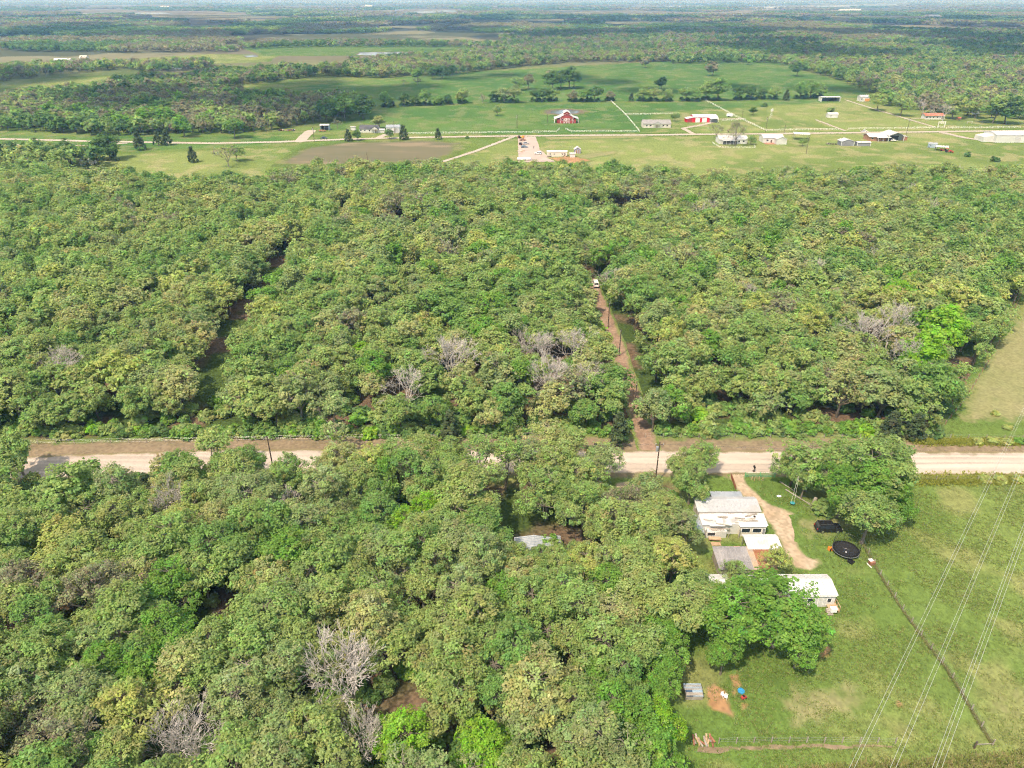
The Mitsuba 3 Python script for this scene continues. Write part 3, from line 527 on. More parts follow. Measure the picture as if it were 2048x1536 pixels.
# ------------------------------------------------------------------ buildings: materials and builders
def worn(name, a, b, f=.5, rough=None, metal=0.0, rust=None):
    def fn(p, n, uv):
        c = mix(a, b, smoothstep(.3, .7, fbm(p.x * f, p.y * f, p.z * f, 3))) * (.9 + .2 * noise(p.x * 4, p.y * 4, p.z * 4))
        return c if rust is None else mix(c, rust, smoothstep(.55, .72, fbm(p.x * .35 + 3, p.y * .35, p.z, 3)) * .8)
    return pm(name, fn, rough, metal)
worn('b_white', (.72, .72, .70), (.62, .62, .60), .3); worn('b_cream', (.74, .69, .60), (.66, .61, .53), .3)
worn('b_whiteroof', (.66, .66, .66), (.57, .57, .575), .25, rust=(.52, .49, .46)); worn('b_greyroof', (.46, .47, .49), (.56, .565, .58), .3, rust=(.44, .42, .40))
worn('b_metal', (.36, .40, .45), (.46, .49, .53), .4, .45, .3); worn('b_oldmetal', (.30, .29, .30), (.40, .38, .385), .35, rust=(.36, .27, .21))
worn('b_rust', (.33, .15, .085), (.42, .23, .14), 1.0); worn('b_tanroof', (.50, .38, .27), (.44, .36, .30), .8)
worn('b_tarp', (.70, .70, .70), (.46, .44, .42), .8); worn('b_dirtyboard', (.62, .58, .52), (.45, .38, .32), 1.2)
worn('b_red', (.33, .055, .055), (.40, .085, .08), .3); worn('b_brightred', (.62, .04, .06), (.66, .06, .08), .3); worn('b_redroof', (.50, .17, .11), (.58, .26, .18), .4)
worn('b_grey', (.24, .25, .27), (.29, .30, .32), .3); worn('b_darkroof', (.10, .105, .115), (.15, .15, .16), .3); worn('b_shingle', (.29, .28, .28), (.36, .35, .345), .6)
worn('b_brick', (.40, .20, .13), (.48, .28, .19), .8); worn('b_orange', (.70, .36, .12), (.62, .30, .10), .5); worn('b_lilac', (.38, .35, .48), (.33, .30, .42), .5); worn('b_blue', (.30, .40, .50), (.42, .50, .58), .5)
worn('b_wood', (.45, .31, .19), (.55, .40, .26), 1.5); worn('b_greywood', (.33, .29, .25), (.42, .38, .335), 1.5); worn('b_redwood', (.30, .13, .085), (.38, .19, .13), 1.5); worn('b_darkwood', (.10, .08, .065), (.15, .12, .10), 2)
flat('c_glass', (.03, .04, .05), .12, 0, .6); flat('c_black', (.018, .018, .02), .3); flat('c_tyre', (.025, .025, .025), .8); flat('c_chrome', (.6, .6, .6), .25, .9); flat('c_white', (.82, .82, .82), .3)
flat('c_silver', (.55, .57, .60), .3, .5); flat('c_navy', (.05, .08, .14), .3); flat('c_bluegrey', (.22, .29, .37), .3); flat('c_red', (.42, .06, .05), .4); flat('c_orange', (.75, .25, .04), .5); flat('c_yellow', (.72, .52, .08), .5)
flat('c_pool', (.05, .30, .56), .35); flat('c_teal', (.05, .28, .30), .5); flat('c_green', (.12, .42, .20), .5); flat('c_net', (.02, .02, .022), .9); flat('c_wire', (.55, .57, .56), .5, .2); flat('c_pole', (.105, .08, .065), .9); flat('c_darkwire', (.09, .09, .09), .7)
flat('c_skin', (.45, .30, .22), .6); flat('c_cloth', (.03, .035, .06), .9); flat('c_lamp', (.85, .85, .80), .3); flat('c_tail', (.55, .02, .02), .3); flat('c_fence', (.83, .82, .76), .6); flat('c_steel', (.42, .43, .44), .4, .6)
def span(x0, x1, yb):
    """(plan position of the middle of a front standing on photo row yb between columns x0 and x1, metres wide, pixels per metre)."""
    a, b = W(x0, yb), W(x1, yb); sc = (x1 - x0) / abs(b[0] - a[0]); return (a + b) / 2, abs(b[0] - a[0]), sc
def roof_mesh(w, d, hw, hr, axis, ov=.35, th=.14, ridge=.5):
    if axis == 'x':
        yr = d * ridge; s0, s1 = hr / yr, hr / (d - yr); z0 = hw + .03
        o = [(-ov, z0 - ov * s0), (yr, z0 + hr), (d + ov, z0 - ov * s1), (d + ov, z0 - ov * s1 + th), (yr, z0 + hr + th), (-ov, z0 - ov * s0 + th)]
        return profile_x(o, -w / 2 - ov, w / 2 + ov)
    s = hr / (w / 2); z0 = hw + .03
    o = [(-w / 2 - ov, z0 - ov * s), (0, z0 + hr), (w / 2 + ov, z0 - ov * s), (w / 2 + ov, z0 - ov * s + th), (0, z0 + hr + th), (-w / 2 - ov, z0 - ov * s + th)]
    return profile(o, -ov, d + ov)
def wall_mesh(w, d, hw, hr, axis, ridge=.5):
    if axis == 'x': return profile_x([(0, -.1), (d, -.1), (d, hw), (d * ridge, hw + hr), (0, hw)], -w / 2, w / 2)
    return profile([(-w / 2, -.1), (w / 2, -.1), (w / 2, hw), (0, hw + hr), (-w / 2, hw)], 0, d)
def opening(t, kind, x, z, w, h, y=0.0, face='front', frame='c_white', pane='c_glass', depth=0.0):
    """A window or door on the front (towards -y) or an end wall, its frame proud of the wall and its pane proud of the frame."""
    def on(x0, x1, a, b, z0, z1): return bx(x0, x1, y - b, y - a, z0, z1) if face == 'front' else bx(y + a, y + b, x0, x1, z0, z1) if face == 'right' else bx(y - b, y - a, x0, x1, z0, z1)
    f = .09
    k = t.part(kind, on(x - w / 2, x + w / 2, -.03, .05, z, z + h), frame)
    t.part('pane' if kind == 'window' else 'panel', on(x - w / 2 + f, x + w / 2 - f, 0, .07, z + f * (kind == 'window'), z + h - f), pane, parent=k)
    return k
def ribs(w, d, hw, hr, axis, pitch, ov=.35, ridge=.5, th=.14):
    """Standing ribs of a metal roof, running from ridge to eave."""
    out = []; z0 = hw + .03 + th
    n = int((w if axis == 'x' else d) / pitch)
    for i in range(n + 1):
        q = -ov + (i + .5) * ((w if axis == 'x' else d) + 2 * ov) / (n + 1)
        if axis == 'x':
            yr = d * ridge
            for a, b, s in ((-ov, yr, hr / yr), (d + ov, yr, hr / (d - yr))):
                za, zb = z0 - ov * s, z0 + hr; x = q - w / 2
                out.append(trimesh.Trimesh(*tubes([[x, a, za, .045, x, b, zb, .045]], 4), process=False))
        else:
            s = hr / (w / 2)
            for sg in (-1, 1): out.append(trimesh.Trimesh(*tubes([[sg * (w / 2 + ov), q, z0 - ov * s, .045, 0, q, z0 + hr, .045]], 4), process=False))
    return cat(out)
def gabled(name, label, kind, at, w, d, hw, hr, axis='x', wall='b_white', roof='b_whiteroof', rot=0, ov=.35, ridge=.5, rib=None, ribmat=None, group=None, solid=True):
    t = Thing(name, label, kind, group, (at[0], at[1], 0), rot)
    if solid: t.part('wall', wall_mesh(w, d, hw, hr, axis, ridge), wall)
    k = t.part('roof', roof_mesh(w, d, hw, hr, axis, ov, ridge=ridge), roof)
    if rib: t.part('rib', ribs(w, d, hw, hr, axis, rib, ov, ridge), ribmat or roof, parent=k, stuff=True)
    return t
def posts(t, pts, h, r=.07, mat='c_white', name='post'):
    for x, y in pts: t.part(name, bx(x - r, x + r, y - r, y + r, -.1, h), mat)

# vehicles: x forward, z up, centred on the ground
def car(name, label, at, rot, paint, L=4.7, w=1.85, h=1.75, style='suv', kind='car', group=None):
    t = Thing(name, label, kind, group, (at[0], at[1], .2 if at[1] > 400 else .03), rot); a, r = L / 2, .37
    belt, front = h * .56, {'suv': .20, 'van': .32, 'sedan': .14, 'pickup': .10}[style] * L
    low = [(-a, .38), (-a + .05, .34), (a - .1, .34), (a, .42), (a - .02, belt * .78), (a - .18, belt * .86), (front + .35, belt), (-a + .04, belt), (-a - .02, belt * .7)]
    t.part('body', profile(low, -w / 2, w / 2), paint)
    back = {'suv': -a + .10, 'van': -a + .06, 'sedan': -a + .75, 'pickup': -L * .16}[style]; rk = {'suv': .28, 'van': .1, 'sedan': .5, 'pickup': .12}[style]
    top0, top1, ti = back + rk, front - .35, .17
    v = []
    for z, x0, x1, yy in ((belt - .02, back, front + .3, w / 2 - .03), (h, top0, top1, w / 2 - ti)): v += [(x0, -yy, z), (x1, -yy, z), (x1, yy, z), (x0, yy, z)]
    hull = trimesh.convex.convex_hull(np.array(v)); t.part('cabin', hull, paint)
    def pane(nm, quad, off):
        q = np.array(quad, float); n = np.cross(q[1] - q[0], q[2] - q[0]); n /= np.linalg.norm(n); n *= np.sign(n @ np.array(off))
        t.part(nm, trimesh.convex.convex_hull(np.vstack([q - n * .02, q + n * .012])), 'c_glass')
    B, Tq = np.array(v[:4]), np.array(v[4:])
    def inset(p0, p1, p2, p3, s0=.08, s1=.08, u0=.12, u1=.14):
        at_ = lambda s, u: (np.array(p0) * (1 - s) + np.array(p1) * s) * (1 - u) + (np.array(p3) * (1 - s) + np.array(p2) * s) * u
        return [at_(s0, u0), at_(1 - s1, u0), at_(1 - s1, 1 - u1), at_(s0, 1 - u1)]
    pane('windscreen', inset(B[1], B[2], Tq[2], Tq[1]), (1, 0, .3)); pane('rear_window', inset(B[0], B[3], Tq[3], Tq[0]), (-1, 0, .3))
    nwin = 3 if style == 'suv' else 2 if style != 'pickup' else 1
    for sgn, (p, q, s, u) in ((-1, (B[0], B[1], Tq[1], Tq[0])), (1, (B[3], B[2], Tq[2], Tq[3]))):
        for i in range(nwin): pane('side_window', inset(p, q, s, u, (i + .07) / nwin * .9 + .03, 1 - ((i + .93) / nwin * .9 + .05)), (0, sgn, .3))
    for sx in (-1, 1):
        for sy in (-1, 1):
            x = sx * L * .30 + .02; y = sy * (w / 2 - .06)
            k = t.part('wheel', cyl((x, y - .12, r), (x, y + .12, r), r, 16), 'c_tyre'); t.part('rim', cyl((x, y + sy * .10, r), (x, y + sy * .14, r), r * .62, 12), 'c_chrome', parent=k)
        for sy in (-1, 1):
            y = sy * (w / 2 - .22); m = bx(a - .1, a + .015, y - .16, y + .16, belt * .62, belt * .78) if sx > 0 else bx(-a - .04, -a + .1, y - .1, y + .1, belt * .66, belt * .98)
            t.part('headlight' if sx > 0 else 'tail_light', m, 'c_lamp' if sx > 0 else 'c_tail')
    t.part('bumper', bx(a - .12, a + .06, -w / 2 + .08, w / 2 - .08, .36, .52), 'c_black'); t.part('bumper', bx(-a - .08, -a + .1, -w / 2 + .08, w / 2 - .08, .36, .54), 'c_black')
    if style == 'suv':
        for sy in (-1, 1): t.part('roof_rail', bx(top0 + .2, top1 - .2, sy * (w / 2 - .3) - .025, sy * (w / 2 - .3) + .025, h - .01, h + .07), 'c_chrome')
    if style == 'pickup': t.part('cargo_bed', bx(-a + .12, back - .05, -w / 2 + .12, w / 2 - .12, belt - .28, belt + .015), 'c_black')
    return t

# ------------------------------------------------------------------ the homestead on the near side of the road
p = W(1470, 1075); PF = p[1]
t = Thing('mobile_home', 'old white mobile home with grey metal roof and patched tarp-covered front beside the driveway', 'mobile home', at=(W(1466, 1075)[0], PF, 0))
hw = 11.7
t.part('wall', bx(-hw / 2, hw / 2, 1.0, 3.98, -.1, 2.45), 'b_white'); t.part('wall', bx(-hw / 2 + .05, hw / 2 - .05, 4.0, 8.2, -.1, 2.86), 'b_dirtyboard')
k = t.part('roof', profile_x([(3.9, 2.92), (4.0, 2.88), (7.3, 3.35), (8.7, 2.85), (8.7, 3.0), (7.3, 3.50), (3.9, 3.04)], -hw / 2 - .3, hw / 2 + .3), 'b_greyroof', label='grey metal roof with rust spots')
t.part('rib', cat([trimesh.Trimesh(*tubes([[x, 3.95, 3.05, .03, x, 7.3, 3.51, .03]], 4), process=False) for x in np.arange(-hw / 2, hw / 2 + .1, .6)]), 'b_greyroof', parent=k, stuff=True)
rg = np.random.default_rng(5)
for i in range(9):      # patched front roof: overlapping white sheets
    x0 = -hw / 2 - .1 + i * 1.37; w1 = 1.5; z = 2.52 + rg.uniform(0, .05) + .02 * (i % 2)
    t.part('roof_sheet', profile_x([(.7 + rg.uniform(-.3, .25), z - .18), (3.85, z + .10), (3.85, z + .14), (.7 + rg.uniform(-.3, .25), z - .13)], x0, x0 + w1), ('b_tarp', 'b_tarp', 'b_white')[i % 3])
for i in range(13):
    x0 = rg.uniform(-hw / 2 + .3, hw / 2 - 2.2); y0 = rg.uniform(1.0, 3.2); m = bx(0, rg.uniform(1.2, 2.6), -.13, .13, 0, .07); m.apply_transform(trimesh.transformations.rotation_matrix(rg.uniform(-.3, .3), (0, 0, 1))); m.apply_translation((x0, y0, 2.56 + .1 * y0 / 3 + .06)); t.part('plank', m, 'b_dirtyboard' if i % 2 else 'b_greywood')
t.part('facade', bx(1.2, hw / 2 + .05, .35, 1.05, -.1, 2.36), 'b_cream'); t.part('awning', profile_x([(.1, 2.40), (1.3, 2.62), (1.3, 2.70), (.1, 2.47)], 1.0, hw / 2 + .25), 'b_white')
opening(t, 'window', 2.3, .95, 1.7, 1.0, .35); opening(t, 'window', 4.4, .95, 1.7, 1.0, .35); opening(t, 'door', 5.72, 0, .62, 1.95, .35, pane='b_grey')
t.part('enclosure', bx(-hw / 2 + .5, -1.4, -.1, 1.05, -.1, 1.55), 'b_white', label='low white clutter-roofed lean-to'); opening(t, 'window', -4.3, .55, 1.6, .85, -.1)
for i in range(8):
    m = bx(0, rg.uniform(1.1, 2.6), 0, .22, 0, .05); m.apply_transform(trimesh.transformations.rotation_matrix(rg.uniform(-.12, .12), (0, 0, 1))); m.apply_translation((rg.uniform(-5.4, -2.8), -.1 + .14 * i, 1.57 + .055 * (i % 3))); t.part('board', m, ('b_white', 'b_dirtyboard', 'b_greywood')[i % 3])
t.part('roof_vent', bx(4.3, 4.65, 2.6, 2.95, 2.5, 2.9), 'c_black'); t.part('vent_pipe', cyl((-2.2, 5.1, 2.7), (-2.2, 5.1, 3.35), .07), 'b_darkroof'); t.part('roof_hatch', bx(-.6, .1, 4.5, 5.0, 2.8, 2.98), 'b_greyroof')
for x in (-hw / 2 + .5, -1.0, 1.0): t.part('post', bx(x - .05, x + .05, -.2, -.1, -.1, 2.3), 'b_greywood')
# shed behind, with a flat grey roof
a, b = W(1419, 983, 2.7), W(1481, 983, 2.7); cx = (a[0] + b[0]) / 2
t = Thing('metal_shed', 'flat-roofed grey metal shed tucked behind the old mobile home', 'shed', at=(cx, a[1] - 4.2, 0)); w = b[0] - a[0]
t.part('wall', bx(-w / 2 + .15, w / 2 - .15, .2, 4.0, -.1, 2.5), 'b_oldmetal')
for i in range(6): x0 = -w / 2 + i * w / 6; t.part('roof_sheet', profile_x([(0, 2.42), (4.2, 2.68), (4.2, 2.74), (0, 2.48)], x0 + .01, x0 + w / 6 + .015 * (i % 2)), 'b_metal')
# little gabled shed, left
a = W(1376, 1030, 2.6); t = gabled('garden_shed', 'small grey gabled shed half under the trees left of the old mobile home', 'shed', (a[0] + .2, a[1] - 4.3), 3.3, 4.6, 2.0, .75, 'y', 'b_greywood', 'b_metal', rib=.5)
opening(t, 'door', 0, 0, .9, 1.85, pane='b_greywood')
# white carport
a, b = W(1481, 1068, 2.5), W(1550, 1068, 2.5); w = b[0] - a[0] - .5; f = W(1520, 1099, 2.4)
t = gabled('carport', 'bright white metal carport in front of the old mobile home', 'carport', ((a[0] + b[0]) / 2 + .15, f[1] + .2), w, a[1] - f[1] - .4, 2.35, .30, 'x', roof='b_whiteroof', ridge=.72, rib=.5, solid=False, ov=.2)
dd = a[1] - f[1] - .4; posts(t, [(-w / 2 + .1, .1), (w / 2 - .1, .1), (-w / 2 + .1, dd - .1), (w / 2 - .1, dd - .1), (w / 6, .1)], 2.35, .05, 'c_steel')
t.part('side_rail', bx(-w / 2, w / 2, .04, .10, 2.22, 2.34), 'c_steel')
one('storage_crate', cat([bx(-.5, .5, -.4, .4, 0, .7), bx(-.53, .53, -.43, .43, .66, .74)]), 'b_orange', 'orange storage crate in the gap left of the white carport', 'crate', at=(a[0] - .8, f[1] + 2.4, 0))
m = cat([bx(-1.15, 1.15, -.4, .4, .42, .62), bx(-1.1, -1.0, -.3, .3, 0, .45), bx(1.0, 1.1, -.3, .3, 0, .45)]); one('wooden_bench', m, 'b_wood', 'pale wooden bench in front of the old mobile home', 'bench', at=(*W(1429, 1081), 0), rot=-4)
one('wooden_pallet', cat([bx(-.9, .9, y, y + .2, .1, .14) for y in np.arange(-.4, .4, .25)] + [bx(x, x + .1, -.4, .55, 0, .1) for x in (-.85, 0, .75)]), 'b_wood', 'wooden pallet lying just below the pale bench', 'pallet', at=(*W(1432, 1089), 0))
t = Thing('satellite_dish', 'white satellite dish on a mast at the left end of the old mobile home', 'satellite dish', at=(*W(1391, 1036), 0)); t.part('mast', cyl((0, 0, -.1), (0, 0, 2.6), .04), 'c_steel')
ds = trimesh.creation.icosphere(2, .5); ds.apply_scale((1, .25, 1)); ds.apply_transform(trimesh.transformations.rotation_matrix(.5, (1, 0, 0))); ds.apply_translation((0, -.12, 2.7)); t.part('dish', ds, 'c_white', True); t.part('feed_arm', cyl((0, -.1, 2.4), (.1, -.7, 2.75), .02), 'c_steel')
# grey roofed building with rusty sheets
a, b = W(1424, 1093, 2.4), W(1536, 1093, 2.4); w = b[0] - a[0]
t = Thing('long_shed', 'long grey metal roofed shed with a rusty red roof section below the carport', 'shed', at=((a[0] + b[0]) / 2, a[1] - 5.6, 0)); t.part('wall', bx(-w / 2 + .2, w / 2 - .2, .3, 5.3, -.1, 2.0), 'b_greywood')
for i in range(10):
    x0 = -w / 2 + i * w / 10; k = t.part('roof_sheet', profile_x([(0, 1.95), (5.6, 2.40), (5.6, 2.45), (0, 2.0)], x0 + .012, x0 + w / 10 + .01), 'b_oldmetal' if i < 6 else 'b_tanroof' if i == 6 else 'b_rust', label='rusty red roof sheet' if i > 6 else 'tan stained roof sheet' if i == 6 else None)
    t.part('rib', cat([trimesh.Trimesh(*tubes([[x0 + q * w / 50, 0, 2.02, .035, x0 + q * w / 50, 5.6, 2.47, .035]], 4), process=False) for q in range(1, 5)]), 'b_oldmetal' if i < 6 else 'b_tanroof' if i == 6 else 'b_rust', parent=k, stuff=True)
# long white mobile home
a = W(1650, 1147, 2.9); f = W(1663, 1192, 2.7); w = 22.5
t = gabled('mobile_home', 'long bright white mobile home half hidden by a lush green tree', 'mobile home', (a[0] - w / 2 + .1, f[1] + .25), w, a[1] - f[1] - .5, 2.7, .45, 'x', 'b_white', 'b_whiteroof', ridge=.68, ov=.25, rib=1.2)
opening(t, 'window', w / 2 - .95, 1.0, .75, 1.0); opening(t, 'window', w / 2 - 4.0, 1.0, 1.2, 1.0); opening(t, 'window', -3, 1.0, 1.2, 1.0); opening(t, 'door', w / 2 - 2.4, .4, .9, 2.0, pane='b_white'); opening(t, 'door', 1.7, .4, .9, 2.0, y=w / 2, face='right', pane='b_grey')
for i in range(8): t.part('skirting_panel', bx(-w / 2 + i * w / 8 + .02, -w / 2 + (i + 1) * w / 8 - .02, -.05, .0 + .02, -.1, .55), 'b_white')
t.part('gutter', bx(-w / 2, w / 2, -.33, -.24, 2.58, 2.68), 'b_white')
q = W(1668, 1226); t = Thing('wooden_deck', 'small orange wooden deck at the right end of the long white mobile home', 'deck', at=(q[0], q[1], 0))
for i in range(7): t.part('deck_board', bx(-.85, .85, i * .27, i * .27 + .245, .5, .56), 'b_wood')
posts(t, [(-.75, .1), (.75, .1), (-.75, 1.75), (.75, 1.75)], .5, .06, 'b_wood'); posts(t, [(.8, .05), (.8, .95), (.8, 1.8)], 1.35, .05, 'b_wood', 'rail_post'); t.part('handrail', bx(.76, .84, 0, 1.85, 1.35, 1.41), 'b_wood')
q = W(1668, 1224, .6); t = Thing('freezer', 'white chest freezer standing at the wooden deck', 'freezer', at=(q[0] - .1, q[1] + .2, .56)); t.part('cabinet', bx(-.5, .5, -.33, .33, 0, .72), 'c_white'); t.part('lid', bx(-.52, .52, -.35, .35, .73, .80), 'c_white')
q = W(1661, 1231); t = Thing('entry_steps', 'grey wooden steps below the end of the long white mobile home', 'steps', at=(q[0], q[1], 0))
for i in range(4): t.part('step', bx(-.5, .5, i * .26, i * .26 + .26, -.05, .16 * (i + 1)), 'b_greywood')
# ridged metal shed in the clearing
q, q2 = W(1028, 1084, 2.5), W(1107, 1086, 2.5); w = q2[0] - q[0]; f = W(1067, 1099, 2.7)
t = gabled('metal_shed', 'silver ridged metal shed with a shallow gable at the edge of the brown clearing', 'shed', ((q[0] + q2[0]) / 2, f[1] - 2.4), w - .6, 5.6, 2.4, .55, 'y', 'b_metal', 'b_metal', rib=.42, ribmat='b_greyroof', ov=.3)
opening(t, 'door', -.4, 0, 2.6, 2.2, pane='b_grey'); t.part('gutter', bx(w / 2 - .05, w / 2 + .05, 0, 5.4, 2.2, 2.3), 'b_metal')
t = Thing('lean_to_roof', 'low grey lean-to against the right side of the ridged metal shed', 'lean-to', at=(*W(1113, 1103), 0)); t.part('roof', profile([(-.75, 2.1), (.85, 1.8), (.85, 1.86), (-.75, 2.16)], 0, 2.2), 'b_metal'); posts(t, [(.75, .1), (.75, 2.0)], 1.8, .06, 'b_greywood')
q = W(1021, 1078); t = Thing('wheelbarrow_grill', 'dark round grill with pale lid left of the ridged metal shed', 'grill', at=(q[0], q[1], 0)); bw = trimesh.creation.icosphere(2, .55); bw.apply_scale((1.25, 1, .6)); bw.apply_translation((0, 0, .85)); t.part('kettle', bw, 'c_black', True); t.part('lid', cyl((0, 0, 1.14), (.02, 0, 1.2), .36, 14), 'c_silver')
for x, y in ((-.45, -.3), (.45, -.3), (-.45, .3), (.45, .3)): t.part('leg', cyl((x, y, -.05), (x * .6, y * .6, .7), .03), 'c_black')
# bluish roof glimpsed through leaves
q = W(868, 1088); t = gabled('hidden_house', 'bluish-white roofed house glimpsed through the vivid green trees', 'house', (q[0], q[1]), 8.5, 6.0, 2.5, .9, 'x', 'b_white', 'b_blue', rot=-12, rib=.8, ribmat='b_blue'); opening(t, 'window', -1.5, .9, 1.2, 1.1); opening(t, 'door', 1.3, 0, .9, 2.0)
q = W(1120, 1192); t = gabled('tin_shed', 'small grey roof just visible between foreground crowns below the ridged metal shed', 'shed', (q[0], q[1]), 3.5, 3, 2.3, .5, 'x', 'b_greywood', 'b_metal')
opening(t, 'door', 0, 0, .9, 1.9, pane='b_greywood')
# small coop with blue tarp
q = W(1388, 1401); t = Thing('animal_coop', 'small grey plank coop with a blue tarp at the lower edge of the woods', 'coop', at=(q[0], q[1], 0)); t.part('wall', bx(-1.25, 1.25, .1, 1.9, -.1, 1.05), 'b_greywood')
for i in range(6): t.part('roof_plank', bx(-1.32, 1.32, .95 + i * .185, .95 + i * .185 + .175, 1.07 + .02 * (i % 2), 1.12 + .02 * (i % 2)), ('b_greywood', 'b_metal', 'b_blue')[i % 3])
t.part('tarp', profile_x([(.0, .86), (.95, 1.10), (.95, 1.14), (.0, .90)], -1.2, -.2), 'c_navy', label='dark blue tarp'); t.part('tarp', profile_x([(.0, .88), (.95, 1.10), (.95, 1.14), (.0, .92)], -.2, 1.28), 'b_blue', label='pale blue tarp')
# black estate car, trampoline and the rest of the yard
q = W(1657, 1063); car('parked_car', 'black estate SUV parked on dry grass beside the leaning tree', (q[0], q[1] + .4), 0, 'c_black', 4.8, 1.9, 1.8, 'suv')
q = W(1692, 1098, .9); t = Thing('trampoline', 'round black trampoline with a black net at the foot of the leaning tree', 'trampoline', at=(q[0], q[1], 0)); R = 2.3
an = np.arange(48) * 2 * np.pi / 48
t.part('mat', extr([(R * .86 * math.cos(x), R * .86 * math.sin(x)) for x in an], .02, .88), 'c_net')
ring = trimesh.creation.annulus(R * .87, R, .05, sections=48); ring.apply_translation((0, 0, .9)); t.part('edge_pad', ring, 'c_black')
ring = trimesh.creation.annulus(R * .99, R * 1.03, .06, sections=48); ring.apply_translation((0, 0, .82)); t.part('frame', ring, 'c_steel')
for i in range(6):
    x = i * math.pi / 3 + .3; X, Y = R * 1.03 * math.cos(x), R * 1.03 * math.sin(x)
    t.part('leg', cyl((X, Y, -.05), (X, Y, .85), .035), 'c_steel'); t.part('net_pole', cyl((X * 1.03, Y * 1.03, .5), (X * .97, Y * .97, 2.7), .025), 'c_black')
t.part('hoop', trimesh.Trimesh(*tubes([[R * math.cos(a1), R * math.sin(a1), 2.7, .02, R * math.cos(a2), R * math.sin(a2), 2.7, .02] for a1, a2 in zip(an, np.roll(an, -1))], 4), process=False), 'c_black')
nt = [[R * math.cos(x), R * math.sin(x), .95, .008, R * math.cos(x), R * math.sin(x), 2.7, .008] for x in np.arange(96) * 2 * np.pi / 96] + [[R * math.cos(a1), R * math.sin(a1), z, .008, R * math.cos(a2), R * math.sin(a2), z, .008] for z in np.arange(1.1, 2.7, .25) for a1, a2 in zip(an, np.roll(an, -1))]
t.part('net', trimesh.Trimesh(*tubes(nt, 3), process=False), 'c_net', stuff=True); one('white_toy', trimesh.creation.icosphere(2, .14), 'c_white', 'small white ball lying on the black trampoline', 'ball', True, at=(q[0] - .45, q[1] - 1.0, 1.04))
q = W(1664, 1103); q2 = W(1697, 1122); dv = q2 - q; ln = np.linalg.norm(dv); t = Thing('basketball_stand', 'fallen black basketball stand lying in front of the trampoline', 'basketball stand', at=(q[0], q[1], 0), rot=math.degrees(math.atan2(dv[1], dv[0])))
t.part('pole', cyl((0, 0, .35), (ln, 0, .2), .06, 10), 'c_black'); t.part('base', bx(ln - .1, ln + .95, -.5, .5, 0, .3), 'c_black'); t.part('backboard', bx(-.2, -.12, -.55, .35, .02, .75), 'c_black')
one('plastic_seat', cat([bx(-.45, .45, -.35, .35, 0, .4), bx(-.45, -.3, -.35, .35, .4, .8), bx(.0, .5, -.3, .3, .4, .5)]), 'c_orange', 'orange plastic toy seat touching the left rim of the trampoline', 'toy', at=(*W(1661, 1100), 0), rot=20)
q = W(1743, 1128); t = Thing('junk_box', 'brown and white wooden box of junk against the diagonal fence', 'box', at=(q[0], q[1], 0), rot=15); t.part('box', bx(-.45, .45, -.4, .4, 0, .7), 'b_redwood'); t.part('lid', bx(-.5, .3, -.1, .6, .72, .8), 'b_white'); t.part('board', bx(-.8, -.6, -.9, .5, 0, .08), 'b_white')
q = W(1585, 1006, .5); t = Thing('tree_swing', 'teal saucer swing hanging on long ropes from the open tree', 'swing', at=(q[0], q[1], 0)); s = trimesh.creation.icosphere(2, .5); s.apply_scale((1, 1, .25)); s.apply_translation((0, 0, .55)); t.part('seat', s, 'c_teal', True)
for x in (-.3, .3): t.part('rope', cyl((x, 0, .6), (x * .3, .05, 7.0), .025), 'c_lamp')
one('white_sack', trimesh.creation.icosphere(2, .42).apply_transform(np.diag([1.2, .8, .45, 1])), 'c_white', 'white sack lying alone on the grass left of the swing', 'sack', True, at=(*W(1558, 993), .1))
for i, (a, b, r) in enumerate([((1559, 964), (1590, 984), .10), ((1571, 980), (1620, 1010), .13)]):
    a, b = W(*a), W(*b); one('fallen_pole', trimesh.Trimesh(*tubes([[*a, .16, r, *b, .14, r * .8]], 7)), 'b_greywood', ('long pale fallen pole behind the swing', 'long pale fallen pole below the swing leading to the stump')[i], 'pole')
q = W(1628, 1008); m = trimesh.creation.cone(.55, 1.9, sections=9); m.apply_translation((0, 0, -.1)); one('tree_stump', trimesh.Trimesh(*tubes([[0, 0, -.1, .55, 0, 0, .5, .42], [0, 0, .5, .42, .1, .1, 1.5, .34], [.1, .1, 1.5, .34, .12, .12, 1.7, .05]], 9)), 'b_greywood', 'pale grey tree stump beside the brush pile', 'stump', at=(*q, 0))
rg = np.random.default_rng(8); q = W(1640, 1018); sg = []
for i in range(90):
    c = rg.normal(0, (.95, .75, .22)); c[2] = abs(c[2]) + .1; d = rg.normal(0, 1, 3); d[2] *= .3; d /= np.linalg.norm(d); l = rg.uniform(.4, 1.3); sg.append([*(c - d * l), .035, *(c + d * l), .015])
one('brush_pile', trimesh.Trimesh(*tubes(sg, 4)), 'b_greywood', 'heap of grey brushwood beside the stump', 'brush pile', at=(*q, 0))
a, b = W(1490, 954), W(1549, 954.5); t = Thing('farm_gate', 'pale green metal pipe gate at the roadside by the driveway', 'gate', at=(*a, 0), rot=math.degrees(math.atan2(*(b - a)[::-1]))); L = np.linalg.norm(b - a)
for z in (.25, .5, .75, 1.0, 1.2): t.part('rail', cyl((0, 0, z), (L, 0, z), .035, 6), 'c_green' if z < 1.1 else 'c_lamp')
posts(t, [(0, 0), (L * .5, 0), (L, 0)], 1.3, .06, 'c_green')
